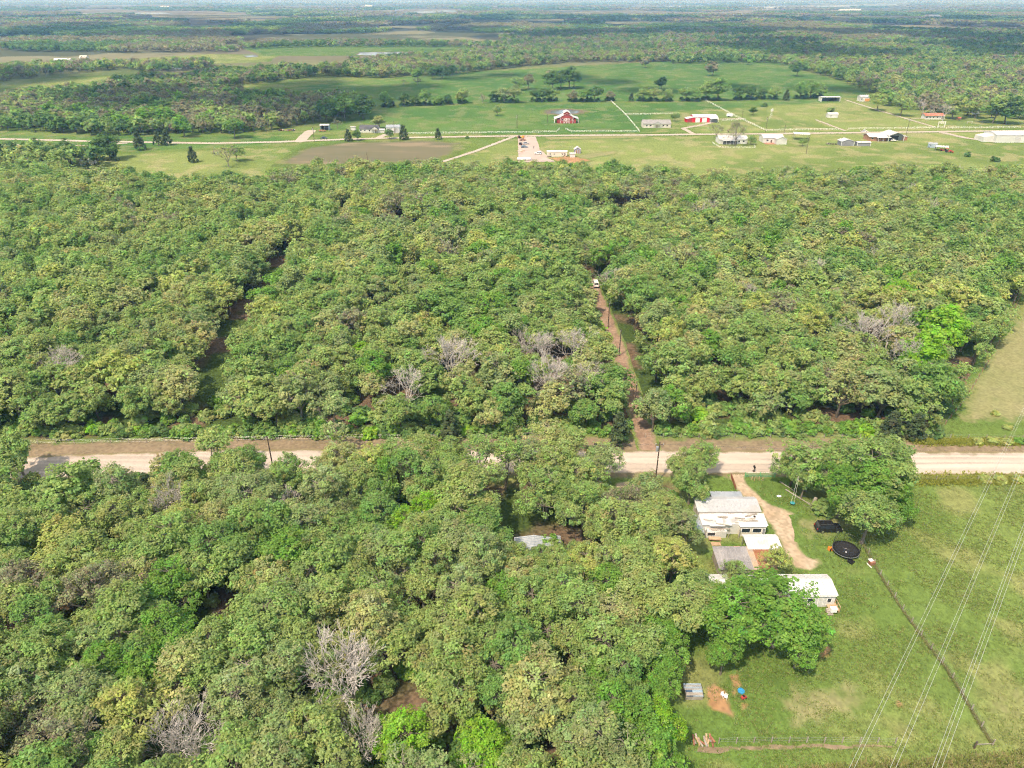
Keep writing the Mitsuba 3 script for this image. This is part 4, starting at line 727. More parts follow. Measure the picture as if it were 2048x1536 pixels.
for i, (px, py) in enumerate([(1502, 960), (1508, 962), (1518, 961), (1526, 962)]): one('yard_stake', cat([cyl((0, 0, 0), (.2, 0, 1.0), .05, 6), cyl((.4, .1, 0), (.1, 0, .9), .05, 6)]), 'b_wood', ('leaning pair of wooden stakes at the left end of the pipe gate', 'second pair of stakes from the left below the gate', 'third pair of stakes below the gate', 'rightmost pair of stakes below the gate')[i], 'stakes', at=(*W(px, py), 0), rot=i * 40)
q = W(1507.5, 943); t = Thing('mailbox', 'black roadside mailbox on a post opposite the driveway', 'mailbox', at=(*q, 0)); t.part('post', bx(-.06, .06, -.06, .06, -.1, 1.05), 'b_darkwood'); m = profile([(-.2, 1.05), (.2, 1.05), (.2, 1.25), (.14, 1.38), (0, 1.44), (-.14, 1.38), (-.2, 1.25)], -.3, .35); t.part('box', m, 'c_black'); t.part('base', bx(-.25, .25, -.2, .2, 0, .25), 'b_darkwood')
a, b = W(1461, 953), W(1471, 980); t = Thing('board_fence', 'short reddish board fence along the left side of the driveway', 'fence', at=(*b, 0), rot=math.degrees(math.atan2(*(a - b)[::-1]))); L = np.linalg.norm(a - b)
for i in range(int(L / .2)): t.part('board', bx(i * .2 + .01, i * .2 + .19, -.02, .02, 0, 1.0 + .05 * (i % 3)), 'b_redwood')
t.part('rail', bx(0, L, .02, .06, .7, .8), 'b_redwood')
q = W(1482, 1383); t = Thing('paddling_pool', 'bright blue round paddling pool on the bare earth', 'paddling pool', at=(*q, 0)); an = np.linspace(0, 2 * np.pi, 25)[:-1]
rm = trimesh.creation.annulus(.40, .51, .2, sections=24); rm.apply_translation((0, 0, .1)); t.part('rim', rm, 'c_pool'); t.part('floor', cyl((0, 0, .03), (0, 0, .06), .41, 24), 'c_pool')
q = W(1487, 1397); t = Thing('toy_car', 'small red and black toy car below the paddling pool', 'toy car', at=(*q, 0), rot=25); t.part('body', profile([(-.4, .12), (.4, .12), (.42, .3), (.15, .34), (.05, .55), (-.25, .55), (-.4, .34)], -.22, .22), 'c_red'); t.part('seat', bx(-.2, .1, -.16, .16, .5, .6), 'c_black')
for x in (-.25, .25):
    for y in (-.24, .24): t.part('wheel', cyl((x, y - .03, .12), (x, y + .03, .12), .12, 10), 'c_tyre')
for i, (px, py, rt) in enumerate([(1445, 1393, 20), (1451, 1397, -30)]):
    t = Thing('garden_chair', ('white plastic garden chair lying on the orange earth, upper one', 'white plastic garden chair lying on the orange earth, lower one')[i], 'chair', at=(*W(px, py), .0), rot=rt)
    t.part('seat', bx(-.24, .24, -.24, .24, .4, .44), 'c_white')
    for s in np.arange(-.2, .25, .13): t.part('slat', bx(s - .04, s + .04, .2, .24, .44, .85), 'c_white')
    for x in (-.22, .22):
        for y in (-.22, .22): t.part('leg', bx(x - .025, x + .025, y - .025, y + .025, 0, .4), 'c_white')
q = W(1406, 1484); rg = np.random.default_rng(3); t = Thing('scrap_heap', 'heap of weathered scrap boards at the left end of the lower fence', 'scrap heap', at=(*q, 0))
for i in range(16):
    m = bx(-.12, .12, -rg.uniform(.5, 1.0), .6, 0, .06); m.apply_transform(trimesh.transformations.euler_matrix(rg.normal(0, .18), rg.normal(0, .2), rg.normal(0, .25))); m.apply_translation((rg.uniform(-1.4, 1.4), rg.normal(0, .25), .15 + .05 * i % .4)); t.part('board', m, ('b_greywood', 'b_redwood', 'b_wood')[i % 3])

# ------------------------------------------------------------------ fences, poles and wires
def wire_fence(label, pts, gap, h=1.2, wires=(.4, .8, 1.15), mat='b_greywood', r=.06, wire='c_steel', z=0.0, wr=.008, name='wire_fence', railed=False):
    P = LineString(WP(pts)); n = max(2, int(P.length / gap)); t = Thing(name, label, 'fence'); V = [np.array(P.interpolate(i / n, normalized=True).coords[0]) for i in range(n + 1)]
    for i, v in enumerate(V): t.part('post', bx(v[0] - r, v[0] + r, v[1] - r, v[1] + r, -.1, h + .02 * ((i * 7) % 3)), mat)
    t.part('rail' if railed else 'wire', trimesh.Trimesh(*tubes([[*a, q, wr, *b, q, wr] for a, b in zip(V, V[1:]) for q in wires], 4), process=False), wire, stuff=True)
    return t
DIAG = [(1726, 1088), (1747, 1128), (1765, 1158), (1800, 1213), (1850, 1283), (1893, 1338), (1925, 1390), (1960, 1450), (1985, 1490)]
wire_fence('overgrown wire fence running diagonally down the lawn from the trampoline', DIAG, 2.6)
wire_fence('low wire fence on wooden posts across the bottom of the lawn', [(1437, 1487), (1560, 1485), (1700, 1486), (1790, 1487)], 2.4)
wire_fence('wire fence between the dirt road and the woods, left half', [(40, 889), (300, 885), (560, 880), (800, 877), (1150, 876)], 4.0)
wire_fence('wire fence between the dirt road and the woods, right half', [(1290, 876), (1560, 876), (1820, 877), (2080, 879)], 4.0)
wire_fence('rusty wire fence along the right edge of the woods', [(1880, 862), (1930, 800), (1985, 710), (2025, 630), (2052, 560)], 4.0, mat='b_redwood')
wire_fence('wire fence on the near side of the road at the right', [(1830, 961), (2080, 960)], 4.0)
q = W(1948, 1497); t = Thing('corner_post', 'dark timber corner post with a brace rail at the bottom right', 'fence post', at=(*q, 0)); t.part('post', cyl((0, 0, -.1), (0, 0, 1.5), .12), 'b_darkwood'); e = W(1986, 1489) - q; t.part('brace', trimesh.Trimesh(*tubes([[0, 0, .9, .06, e[0], e[1], .2, .05]], 6)), 'b_greywood')
def utility_pole(label, px, py, h, arm=2.0, rot=0, transformer=False, at=None, far=False):
    x, y = W(px, py); t = Thing('utility_pole', label, 'utility pole', at=(x, y, .1 if far else 0), rot=rot); t.part('shaft', trimesh.Trimesh(*tubes([[0, 0, -.2, .17, 0, 0, h, .11]], 9)), 'c_pole')
    if arm: t.part('crossarm', bx(-arm / 2, arm / 2, -.06, .06, h - .7, h - .57), 'c_pole')
    for s in ((-.85, 0, .85) if arm else ()): t.part('insulator', cyl((s * arm / 2, 0, h - .57), (s * arm / 2, 0, h - .36), .045), 'c_lamp')
    if transformer: t.part('transformer', cyl((-.38, 0, h - 2.1), (-.38, 0, h - 1.1), .27, 14), 'c_silver')
    return np.array([x, y, h - .4])
P1 = utility_pole('wooden utility pole with white transformer beside the road right of centre', 1310, 968, 10.5, 1.8, 0, True)
P0 = utility_pole('wooden utility pole beside the dirt road left of centre', 549, 950, 9.6, 1.8)
P2 = utility_pole('wooden utility pole at the mouth of the reddish lane', 1268, 826, 8.8, 1.4, 70)
P3 = utility_pole('wooden utility pole halfway up the reddish lane', 1238, 712, 8.5, 1.4, 70); P4 = utility_pole('wooden utility pole farthest up the reddish lane', 1216, 655, 8.5, 1.2, 70)
def wire(name, label, pts, sag, r, mat, group=None):
    out = []
    for a, b in zip(pts, pts[1:]):
        u = np.linspace(0, 1, 25)[:, None]; c = np.array(a) * (1 - u) + np.array(b) * u; c[:, 2] -= sag * 4 * (u * (1 - u))[:, 0]; out += [[*c[i], r, *c[i + 1], r] for i in range(24)]
    one(name, trimesh.Trimesh(*tubes(out, 4), process=False), mat, label, 'wire', group=group)
for i, s in enumerate((-.75, .75)): wire('service_wire', 'thin wire along the near edge of the dirt road, ' + ('lower' if i else 'upper') + ' one of two', [P0 + [-70, 2, 0], P0 + [s, 0, 0], P1 + [s, 0, 0], P1 + [80, -2, 0]], .9, .012, 'c_darkwire')
wire('service_wire', 'thin wire climbing the lane from pole to pole', [P1, P2, P3, P4], .5, .012, 'c_darkwire')
dirv = np.array([1416.0, 1613.0]); dirv /= np.linalg.norm(dirv)
for i, (px, zz) in enumerate([(1704 - 5, 24.0), (1704 + 5, 24.0), (1786 - 5.5, 24.0), (1786 + 5.5, 24.0), (1864, 24.0), (1872, 24.6), (1883, 24.0)]):
    a = W(px, 1536, zz); A, B = a - dirv * 120, a + dirv * 420
    wire('power_line', ('leftmost overhead power line at the lower right', 'second overhead power line from the left', 'third overhead power line from the left', 'middle one of the seven overhead power lines', 'third overhead power line from the right', 'second overhead power line from the right', 'rightmost overhead power line at the lower right')[i], [[*A, zz + 3], [*B, zz + 3]], 3.9, .017, 'c_wire')

# ------------------------------------------------------------------ the farms along the far road
def far(name, label, kind, x0, x1, yb, d, hw, hr, axis='x', wall='b_white', roof='b_whiteroof', ov=.4, ridge=.5, rib=None, solid=True, rot=0, group=None):
    c, w, sc = span(x0, x1, yb); t = gabled(name, label, kind, c, w, d, hw, hr, axis, wall, roof, rot, ov, ridge, rib, None, group, solid); t.w, t.d = w, d; t.m = t.m @ T().translate([0, 0, .15]); return t
# red barn
t = far('barn', 'red barn with white stepped roof and crossed white doors in the middle field', 'barn', 1120, 1146, 247, 12, 5.0, 2.6, 'y', 'b_red', 'b_whiteroof'); w = t.w
for s in (-1, 1):
    t.part('aisle_roof', profile([(s * (w / 2 - .2), 4.7), (s * (w / 2 + 4.6), 3.3), (s * (w / 2 + 4.6), 3.45), (s * (w / 2 - .2), 4.85)][::s], -.3, 11.5), 'b_whiteroof'); t.part('aisle_wall', bx(min(s * (w / 2 + .1), s * (w / 2 + 2.4)), max(s * (w / 2 + .1), s * (w / 2 + 2.4)), .6, 11, -.1, 3.3), 'b_red')
    for y in (0, 4, 8, 11): t.part('aisle_post', bx(s * (w / 2 + 4.3) - .12, s * (w / 2 + 4.3) + .12, y, y + .24, -.1, 3.3), 'c_white')
t.part('monitor', wall_mesh(w * .42, 11, 8.0, 1.1, 'y'), 'b_red'); t.part('monitor_roof', roof_mesh(w * .42, 11, 8.0, 1.1, 'y', .5), 'b_whiteroof')
k = t.part('barn_door', bx(-2.2, 2.2, -.12, 0, 0, 4.0), 'b_red')
for q in (bx(-2.3, 2.3, -.2, -.1, 3.85, 4.1), bx(-2.3, -2.05, -.2, -.1, 0, 3.85), bx(2.05, 2.3, -.2, -.1, 0, 3.85), bx(-.14, .14, -.2, -.1, 0, 3.85)): t.part('trim', q, 'c_white', parent=k)
for a in (-1, 1):
    for s in (-1, 1): m = bx(-2.1, 2.1, -.2, -.11, -.14, .14); m.apply_transform(trimesh.transformations.rotation_matrix(s * 1.05, (0, 1, 0), (0, 0, 0))); m.apply_translation((a * 1.1, -.012 * (s + 2), 1.95)); t.part('brace', m, 'c_white', parent=k)
for s in (-1, 1): opening(t, 'window', s * 3.4, 2.2, 1.0, 1.2)
for x in (-w / 2 + .15, w / 2 - .15): t.part('corner_board', bx(x - .16, x + .16, -.1, .05, 0, 5), 'c_white')
# cream house with dark roof right of the barn
t = far('house', 'cream ranch house with a grey shingle roof behind the diagonal white fence', 'house', 1286, 1341, 256, 11, 3.2, 2.2, 'x', 'b_cream', 'b_shingle')
t.part('porch_gable', profile([(-2.6, 2.9), (2.6, 2.9), (0, 4.6)], -1.6, 3.5), 'b_white'); t.part('porch_roof', roof_mesh(5.2, 5, 2.9, 1.7, 'y', .3).apply_translation((0, -1.6, .06)), 'b_shingle'); posts(t, [(-2.4, -1.4), (2.4, -1.4)], 2.95, .12)
for x in (-8, -5, 5, 8): opening(t, 'window', x, 1.0, 1.5, 1.3)
opening(t, 'door', 0, 0, 1.1, 2.1, pane='b_redwood')
# red and white building
t = far('workshop', 'bright red and white workshop with a white metal roof beside the diagonal fence', 'workshop', 1386, 1434, 245, 12, 4.0, 1.6, 'x', 'b_brightred', 'b_whiteroof', rib=1.2); w = t.w
for x in (-w / 2 + 3.6, -w / 2 + 9.2): t.part('garage_door', bx(x - 1.9, x + 1.9, -.12, 0, 0, 3.3), 'c_white')
t.part('porch_wall', bx(w * .18, w / 2 + .02, -.08, .02, 0, 4.0), 'b_grey'); t.part('porch_roof', profile_x([(-3, 3.1), (.2, 3.9), (.2, 4.02), (-3, 3.22)], w * .15, w / 2 + .3), 'b_whiteroof'); posts(t, [(w * .2, -2.8), (w * .5, -2.8)], 3.1, .1)
t.part('side_wing', profile([(-w / 2 - 5.5, -.1), (-w / 2, -.1), (-w / 2, 3.6), (-w / 2 - 5.5, 2.6)], 0, 8), 'b_brightred'); t.part('side_roof', profile([(-w / 2 - 6, 2.6), (-w / 2 + .1, 3.72), (-w / 2 + .1, 3.86), (-w / 2 - 6, 2.74)], -.4, 8.3), 'b_whiteroof'); t.part('wing_door', bx(-w / 2 - 4.6, -w / 2 - 1, -.1, 0, 0, 2.3), 'b_red')
for x in (w * .26, w * .38): opening(t, 'window', x, 1.1, 1.1, 1.3, .08)
# left farm
t = far('open_shed', 'open-fronted pale blue shed with dark interior at the left end of the farms', 'shed', 641, 658, 261, 5, 3.8, .5, 'x', 'b_blue', 'b_whiteroof', solid=False); w = t.w
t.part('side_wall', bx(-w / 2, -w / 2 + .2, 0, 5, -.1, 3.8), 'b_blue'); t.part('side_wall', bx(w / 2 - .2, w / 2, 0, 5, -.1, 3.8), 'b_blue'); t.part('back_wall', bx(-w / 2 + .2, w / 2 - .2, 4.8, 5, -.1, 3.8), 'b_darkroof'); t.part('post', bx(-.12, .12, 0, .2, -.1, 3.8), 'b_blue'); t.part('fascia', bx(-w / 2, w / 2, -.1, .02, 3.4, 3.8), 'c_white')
rg = np.random.default_rng(21)
def heap(name, label, px, py, n, wx, wy, mats, hh=.9, sz=(.3, 1.1)):
    t = Thing(name, label, 'junk', at=(*W(px, py), .15))
    for i in range(n):
        m = bx(-rg.uniform(*sz) * .6, rg.uniform(*sz) * .6, -rg.uniform(*sz) * .5, rg.uniform(*sz) * .5, 0, rg.uniform(.2, hh)); m.apply_transform(trimesh.transformations.euler_matrix(rg.normal(0, .12), rg.normal(0, .12), rg.uniform(0, 3))); m.apply_translation((rg.uniform(-wx, wx), rg.uniform(-wy, wy), rg.uniform(0, .3))); t.part('piece', m, mats[i % len(mats)])
heap('brick_pile', 'pile of red bricks and lumber in front of the open blue shed', 644, 263, 14, 2.6, 1.6, ['b_brick', 'b_rust', 'b_wood'], 1.2)
heap('junk_row', 'dark row of machinery and scrap under the trees left of the concrete drive', 576, 262, 22, 7, 2, ['c_black', 'b_darkwood', 'b_rust', 'c_navy', 'c_orange', 'b_white'], 1.3)
car('parked_car', 'dark blue car parked on grass in front of the left farm', W(648, 278), 10, 'c_navy', style='sedan', h=1.5)
t = far('storage_trailer', 'small white box trailer at the left end of the dark-roofed house', 'trailer', 702, 711, 261, 2.6, 2.6, .2, 'x', 'b_white'); posts(t, [(-1.2, -.05), (1.2, -.05)], .3, .25, 'c_tyre', 'wheel')
t = far('house', 'white house with a dark roof and gabled porch at the left farm', 'house', 720, 756, 265.5, 8, 2.9, 2.1, 'x', 'b_white', 'b_darkroof')
t.part('porch_gable', profile([(2.2, 2.6), (7.6, 2.6), (4.9, 4.6)], -2.4, 2.5), 'b_white'); t.part('porch_roof', roof_mesh(5.4, 5, 2.6, 2.0, 'y', .3).apply_translation((4.9, -2.4, .06)), 'b_darkroof'); posts(t, [(2.4, -2.2), (4.9, -2.2), (7.4, -2.2)], 2.65, .12)
for x in (-6, -3, .5): opening(t, 'window', x, .9, 1.2, 1.3)
opening(t, 'door', 4.9, 0, 1.0, 2.1, pane='b_redwood')
far('garden_shed', 'little white shed between the dark-roofed house and the grey workshop', 'shed', 758, 769, 266, 3, 2.2, .6, 'x', 'b_white', 'b_greyroof')
t = far('metal_workshop', 'white and grey metal workshop at the right end of the left farm', 'workshop', 773, 799, 266.5, 9, 4.2, 1.2, 'x', 'b_white', 'b_metal', rib=.9)
for x in (-2.4, 2.6): t.part('roller_door', bx(x - 1.7, x + 1.7, -.1, 0, 0, 3.2), 'b_greyroof')
# the gravel lot
t = far('trailer_home', 'cream single-wide trailer home with a white roof beside the gravel lot', 'trailer home', 1094, 1134, 314, 5.2, 3.2, .5, 'x', 'b_cream', 'b_whiteroof', ov=.2, rib=1.2); w = t.w
for x in (-4.4, -1.6, 3.4): opening(t, 'window', x, 1.3, 1.1, .9)
opening(t, 'door', 5.0, .5, .9, 2.0, pane='b_darkwood'); t.part('stoop', bx(4.3, 5.7, -1.2, -.1, 0, .5), 'b_wood')
for i in range(9): t.part('skirting_panel', bx(-w / 2 + i * w / 9 + .03, -w / 2 + (i + 1) * w / 9 - .03, -.06, .0, -.1, .6), 'b_darkwood' if i in (0, 1, 7, 8) else 'b_cream')
t = far('utility_shed', 'small white box shed right of the cream trailer home', 'shed', 1140, 1150, 315.5, 2.6, 2.6, .3, 'x', 'b_white'); opening(t, 'door', 0, 0, 1.0, 2.0, pane='b_white')
t = far('lilac_shed', 'small lilac-doored shed with a rounded white roof behind the box shed', 'shed', 1149, 1161, 307, 4, 2.6, 1.3, 'y', 'b_lilac', 'b_whiteroof')
for x in (-.8, .8): opening(t, 'door', x, 0, .9, 2.1, pane='b_redwood')
for i, (px, py, paint, st, rt, lab) in enumerate([(1049, 296, 'c_bluegrey', 'suv', 14, 'blue-grey car at the front of the row in the gravel lot'), (1052, 289, 'c_silver', 'sedan', 10, 'silver car behind the blue-grey one in the gravel lot'), (1041, 290, 'c_black', 'pickup', 95, 'black pickup at the left fence of the gravel lot'), (1046, 282, 'b_brick', 'suv', 8, 'brownish-red car near the road end of the gravel lot')]):
    car('lot_car', lab, W(px, py), rt, paint, style=st, h=1.6)
car('white_car', 'white car parked alone in the middle of the gravel lot', W(1076, 309), 160, 'c_white', style='suv')
heap('machinery', 'orange and yellow machinery at the road end of the gravel lot', 1041, 277, 12, 2.2, 1.4, ['c_orange', 'b_rust', 'c_yellow', 'c_black'], 1.8, (.4, 1.4))
heap('lumber_stacks', 'stacks of pale lumber along the lower left of the gravel lot', 1041, 305, 10, 2.5, 4, ['b_wood', 'b_brick', 'b_cream'], .6)
t = Thing('flatbed_trailer', 'white flatbed trailer at the near end of the gravel lot', 'trailer', at=(*W(1050, 321), .2)); t.part('bed', bx(-5, 3.5, -1.2, 1.2, .7, .9), 'c_white'); t.part('rail', bx(-5, 3.5, 1.15, 1.25, .9, 1.5), 'c_white'); t.part('drawbar', bx(3.5, 5.2, -.1, .1, .6, .75), 'c_black')
for x in (-1.2, 0): 
    for y in (-1.05, 1.05): t.part('wheel', cyl((x, y - .14, .38), (x, y + .14, .38), .38, 12), 'c_tyre')
import manifold3d as m3
def person(label, at, rot):
    def ball(c, r): return m3.Manifold.sphere(r, 14).translate(c)
    J = {'pel': ((0, 0, .95), .15), 'che': ((0, 0, 1.35), .17), 'nek': ((0, 0, 1.52), .07), 'kl': ((.10, .06, .50), .075), 'al': ((.11, -.02, .08), .055), 'kr': ((-.10, .02, .50), .075), 'ar': ((-.11, -.08, .08), .055), 'hl': ((.09, 0, .92), .10), 'hr': ((-.09, 0, .92), .10), 'sl': ((.19, 0, 1.43), .065), 'sr': ((-.19, 0, 1.43), .065), 'el': ((.25, -.02, 1.14), .05), 'er': ((-.25, -.02, 1.14), .05), 'wl': ((.25, .1, .9), .038), 'wr': ((-.25, .1, .9), .038), 'fl': ((.11, .12, .05), .045), 'fr': ((-.11, .06, .05), .045)}
    bones = ['pel che', 'che nek', 'pel hl', 'pel hr', 'hl kl', 'kl al', 'hr kr', 'kr ar', 'al fl', 'ar fr', 'che sl', 'che sr', 'sl el', 'el wl', 'sr er', 'er wr']
    body = m3.Manifold.batch_boolean([m3.Manifold.batch_hull([ball(*J[x]) for x in b.split()]) for b in bones], m3.OpType.Add)
    t = Thing('person', label, 'person', at=(*at, .24), rot=rot); mm = body.to_mesh(); tm = trimesh.Trimesh(mm.vert_properties[:, :3], mm.tri_verts)
    t.part('body', tm, 'c_cloth', True)
    hd = trimesh.creation.icosphere(2, .11); hd.apply_scale((.85, 1, 1.2)); hd.apply_translation((0, .01, 1.67)); ns = bx(-.015, .015, .1, .135, 1.64, 1.68); t.part('head', cat([hd, ns]), 'c_skin', True)
    hr_ = trimesh.creation.icosphere(2, .12); hr_.apply_scale((.86, .95, 1)); hr_.apply_translation((0, -.02, 1.71)); t.part('hair', hr_, 'c_black', True)
    for s in (-1, 1):
        hand = [bx(-.012, .012, -.04, .04, -.09, 0)] + [cyl((0, -.03 + .02 * i, -.08), (.0, -.028 + .021 * i, -.15 - .015 * (i in (1, 2))), .009, 6) for i in range(4)] + [cyl((0, .035, -.03), (-s * .01, .07, -.09), .010, 6)]
        m = cat(hand); m.apply_translation((s * .25, .1, .88)); t.part('hand', m, 'c_skin')
person('person in dark clothes standing alone in the gravel lot', W(1067.5, 298), 200)
# right-hand farms
t = far('farmhouse', 'low white farmhouse with a screened porch behind two bare trees', 'house', 1438, 1494, 288, 10, 3.1, 1.8, 'x', 'b_white', 'b_whiteroof'); w = t.w
t.part('porch_roof', profile_x([(-3.4, 2.5), (.1, 3.1), (.1, 3.22), (-3.4, 2.62)], -w / 2 + 1.5, w * .12), 'b_greyroof'); t.part('porch_screen', bx(-w / 2 + 1.8, w * .1, -2.6, -2.5, 0, 2.3), 'b_darkroof')
posts(t, [(x, -3.2) for x in np.linspace(-w / 2 + 1.7, w * .1, 5)], 2.5, .1)
for x in (4.0, 7.2): opening(t, 'window', x, 1.0, 1.4, 1.2)
wire_fence('low white yard fence round the farmhouse with bare trees', [(1424, 286), (1440, 296), (1512, 297), (1508, 292)], 3.5, 1.0, (.5, .9), 'c_fence', .08, 'c_fence', wr=.05, name='yard_fence', railed=True)
t = far('white_house', 'white L-shaped house with a white roof left of the tall carport', 'house', 1526, 1566, 286, 10, 3.4, 1.6, 'x', 'b_white', 'b_whiteroof'); w = t.w
t.part('wing_wall', wall_mesh(w * .5, 7, 3.4, 1.4, 'y').apply_translation((w * .27, -6, 0)), 'b_white'); t.part('wing_roof', roof_mesh(w * .5, 8, 3.4, 1.4, 'y', .4).apply_translation((w * .27, -6, .05)), 'b_whiteroof'); t.part('patio', bx(-w / 2, w * .0, -6, -.1, -.05, .12), 'b_brick')
opening(t, 'window', w * .27, 1.0, 3.2, 1.4, 6); opening(t, 'window', -w * .3, 1.0, 1.5, 1.3); opening(t, 'door', -w * .1, 0, 1.1, 2.1, pane='b_darkwood')
t = far('tall_carport', 'tall flat white carport on thin posts right of the L-shaped house', 'carport', 1588, 1616, 281, 9, 4.2, .25, 'x', roof='b_whiteroof', solid=False, rot=-14); w = t.w; posts(t, [(x, y) for x in (-w / 2, w / 2) for y in (0, 8.8)], 4.2, .12, 'c_steel')
t = far('grey_shed', 'grey gabled metal shed with white trim, left one of two', 'shed', 1682, 1707, 292, 7, 3.0, 1.3, 'y', 'b_grey', 'b_whiteroof'); w = t.w; [t.part('corner_trim', bx(x - .15, x + .15, -.1, .06, 0, 3), 'c_white') for x in (-w / 2, w / 2)]
t.part('door_trim', bx(-1.6, 1.6, -.1, 0, 0, 2.6), 'b_grey')
t = far('grey_shed', 'grey metal shed with a white roof edge, right one of two', 'shed', 1714, 1740, 292.5, 4.5, 2.4, .5, 'x', 'b_grey', 'b_whiteroof'); w = t.w; [t.part('corner_trim', bx(x - .15, x + .15, -.1, .06, 0, 2.4), 'c_white') for x in (-w / 2, w / 2)]
heap('scrap_heap', 'low heap of scrap and tyres left of the grey sheds', 1658, 289, 8, 2, .8, ['b_dirtyboard', 'c_black', 'b_greywood'], .7); heap('scrap_heap', 'dark heap just left of the grey sheds', 1669, 289.5, 6, 1.2, .8, ['c_black', 'b_darkwood'], .9)
t = far('gable_house', 'tan house with a dark open gable and white metal roof by the far road', 'house', 1738, 1772, 282, 10, 3.0, 1.4, 'x', 'b_brick', 'b_whiteroof', ov=.8)
posts(t, [(x, -3) for x in (-1, 2.5, 6)], 2.5, .12); t.part('porch_roof', profile_x([(-3.4, 2.5), (.1, 3.0), (.1, 3.12), (-3.4, 2.62)], -2, 8), 'b_whiteroof'); opening(t, 'window', -4, 1, 1.4, 1.3); opening(t, 'window', 1, 1, 1.4, 1.3); opening(t, 'door', 4, 0, 1, 2.1, pane='b_darkwood')
t.part('garage_wall', cat([wall_mesh(11, 11, 3.8, 1.9, 'y').apply_translation((12.5, 1.2, 0))]), 'b_grey'); t.part('garage_roof', roof_mesh(11, 13, 3.8, 1.9, 'y', .5).apply_translation((12.5, -1.2, 0)), 'b_whiteroof'); t.part('garage_opening', bx(8.6, 15, 1.0, 1.25, 0, 3.2), 'c_black'); posts(t, [(7.2, -1.4), (17.8, -1.4)], 3.8, .14)
t.part('side_shed', bx(18.2, 22, 2, 8, -.1, 2.4), 'b_brick'); t.part('side_roof', profile([(18.1, 2.9), (22.4, 2.4), (22.4, 2.52), (18.1, 3.02)], 1.6, 8.4), 'b_whiteroof')
car('white_car', 'white car under the dark gable of the tan house', W(1787, 283), 10, 'c_white', style='sedan', h=1.5)
car('white_pickup', 'white pickup driving on the far road past the tan house', W(1728, 264.5), 2, 'c_white', L=5.4, style='pickup', h=1.75)
t = far('pump_house', 'small white building alone in the far yard', 'shed', 1656, 1675, 236, 5, 3.0, 1.2, 'x', 'b_white', 'b_whiteroof'); opening(t, 'window', -2, 1.2, .9, .8); opening(t, 'door', 1.8, 0, .9, 2.0, pane='b_white')
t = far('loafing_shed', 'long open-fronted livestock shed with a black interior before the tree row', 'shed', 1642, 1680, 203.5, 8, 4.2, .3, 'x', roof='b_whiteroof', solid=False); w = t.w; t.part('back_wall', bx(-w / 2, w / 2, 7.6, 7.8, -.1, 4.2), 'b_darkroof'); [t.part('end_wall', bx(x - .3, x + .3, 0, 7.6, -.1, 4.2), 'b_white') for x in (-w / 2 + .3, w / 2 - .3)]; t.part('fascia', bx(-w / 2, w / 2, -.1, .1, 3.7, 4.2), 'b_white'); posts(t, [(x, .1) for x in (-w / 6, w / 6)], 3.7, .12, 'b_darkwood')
t = far('cottage', 'white cottage with orange lower wall under trees at the field corner', 'house', 1720, 1738, 203, 8, 4.0, 1.6, 'x', 'b_white', 'b_greyroof'); t.part('orange_wall', bx(0, t.w / 2 + .1, -.15, 0, 0, 2.6), 'b_orange'); opening(t, 'window', -3, 1.4, 1.6, 1.4)
t = far('red_roofed_trailer', 'long white trailer house with an orange-red roof before the right woods', 'trailer house', 1850, 1886, 239, 7, 3.2, 1.4, 'x', 'b_white', 'b_redroof', ov=.8)
for x in np.linspace(-6.5, 5, 5): opening(t, 'window', x, 1.1, 1.4, 1.2)
opening(t, 'door', 6.4, .2, 1, 2.1, pane='b_darkwood'); posts(t, [(7.6, -1.5), (4.5, -1.5)], 3, .12)
a, w, sc = span(1875, 1888, 256); t = Thing('ranch_gate', 'tall white ranch entrance gate in the far fence', 'gate', at=(a[0], a[1], .15)); posts(t, [(-w / 2, 0), (w / 2, 0)], 4.6, .2, 'c_fence'); t.part('beam', bx(-w / 2 - .5, w / 2 + .5, -.15, .15, 4.3, 4.7), 'c_fence'); t.part('sign_board', bx(-w / 3, w / 3, -.08, .08, 3.3, 3.9), 'c_fence')
for x in np.linspace(-w / 2 + .5, w / 2 - .5, 6): t.part('gate_bar', bx(x - .06, x + .06, -.05, .05, .2, 1.5), 'c_fence')
a = W(1918, 241); t = Thing('playhouse', 'small red play structure on the grass near the ranch gate', 'playhouse', at=(*a, .15)); t.part('roof', roof_mesh(2.6, 2, 1.7, .7, 'x', .2), 'b_redroof'); posts(t, [(-1.2, 0), (1.2, 0), (-1.2, 1.9), (1.2, 1.9)], 1.7, .1, 'b_redroof'); t.part('floor', bx(-1.2, 1.2, 0, 1.9, .4, .5), 'b_redroof')
a = W(1939, 248); t = Thing('goal_frame', 'white goal frame on the grass right of the red play structure', 'goal', at=(*a, .15)); t.part('post', cyl((-1.8, 0, 0), (-1.8, 0, 2), .09), 'c_white'); t.part('post', cyl((1.8, 0, 0), (1.8, 0, 2), .09), 'c_white'); t.part('crossbar', cyl((-1.8, 0, 2), (1.8, 0, 2), .09), 'c_white'); t.part('stay', cyl((-1.8, 1.5, 0), (-1.8, 0, 2), .06), 'c_white'); t.part('stay', cyl((1.8, 1.5, 0), (1.8, 0, 2), .06), 'c_white')
t = far('gazebo', 'small white gazebo under the trees at the far right', 'gazebo', 1943, 1956, 233, 4, 2.6, 1.8, 'x', roof='b_whiteroof', solid=False); posts(t, [(x, y) for x in (-t.w / 2, t.w / 2) for y in (0, 3.8)], 2.6, .12)
t = far('metal_building', 'large white metal building cut off by the right edge of the picture', 'barn', 1990, 2110, 285.5, 16, 5.0, 1.6, 'x', 'b_white', 'b_whiteroof', rib=1.5, ov=.3)
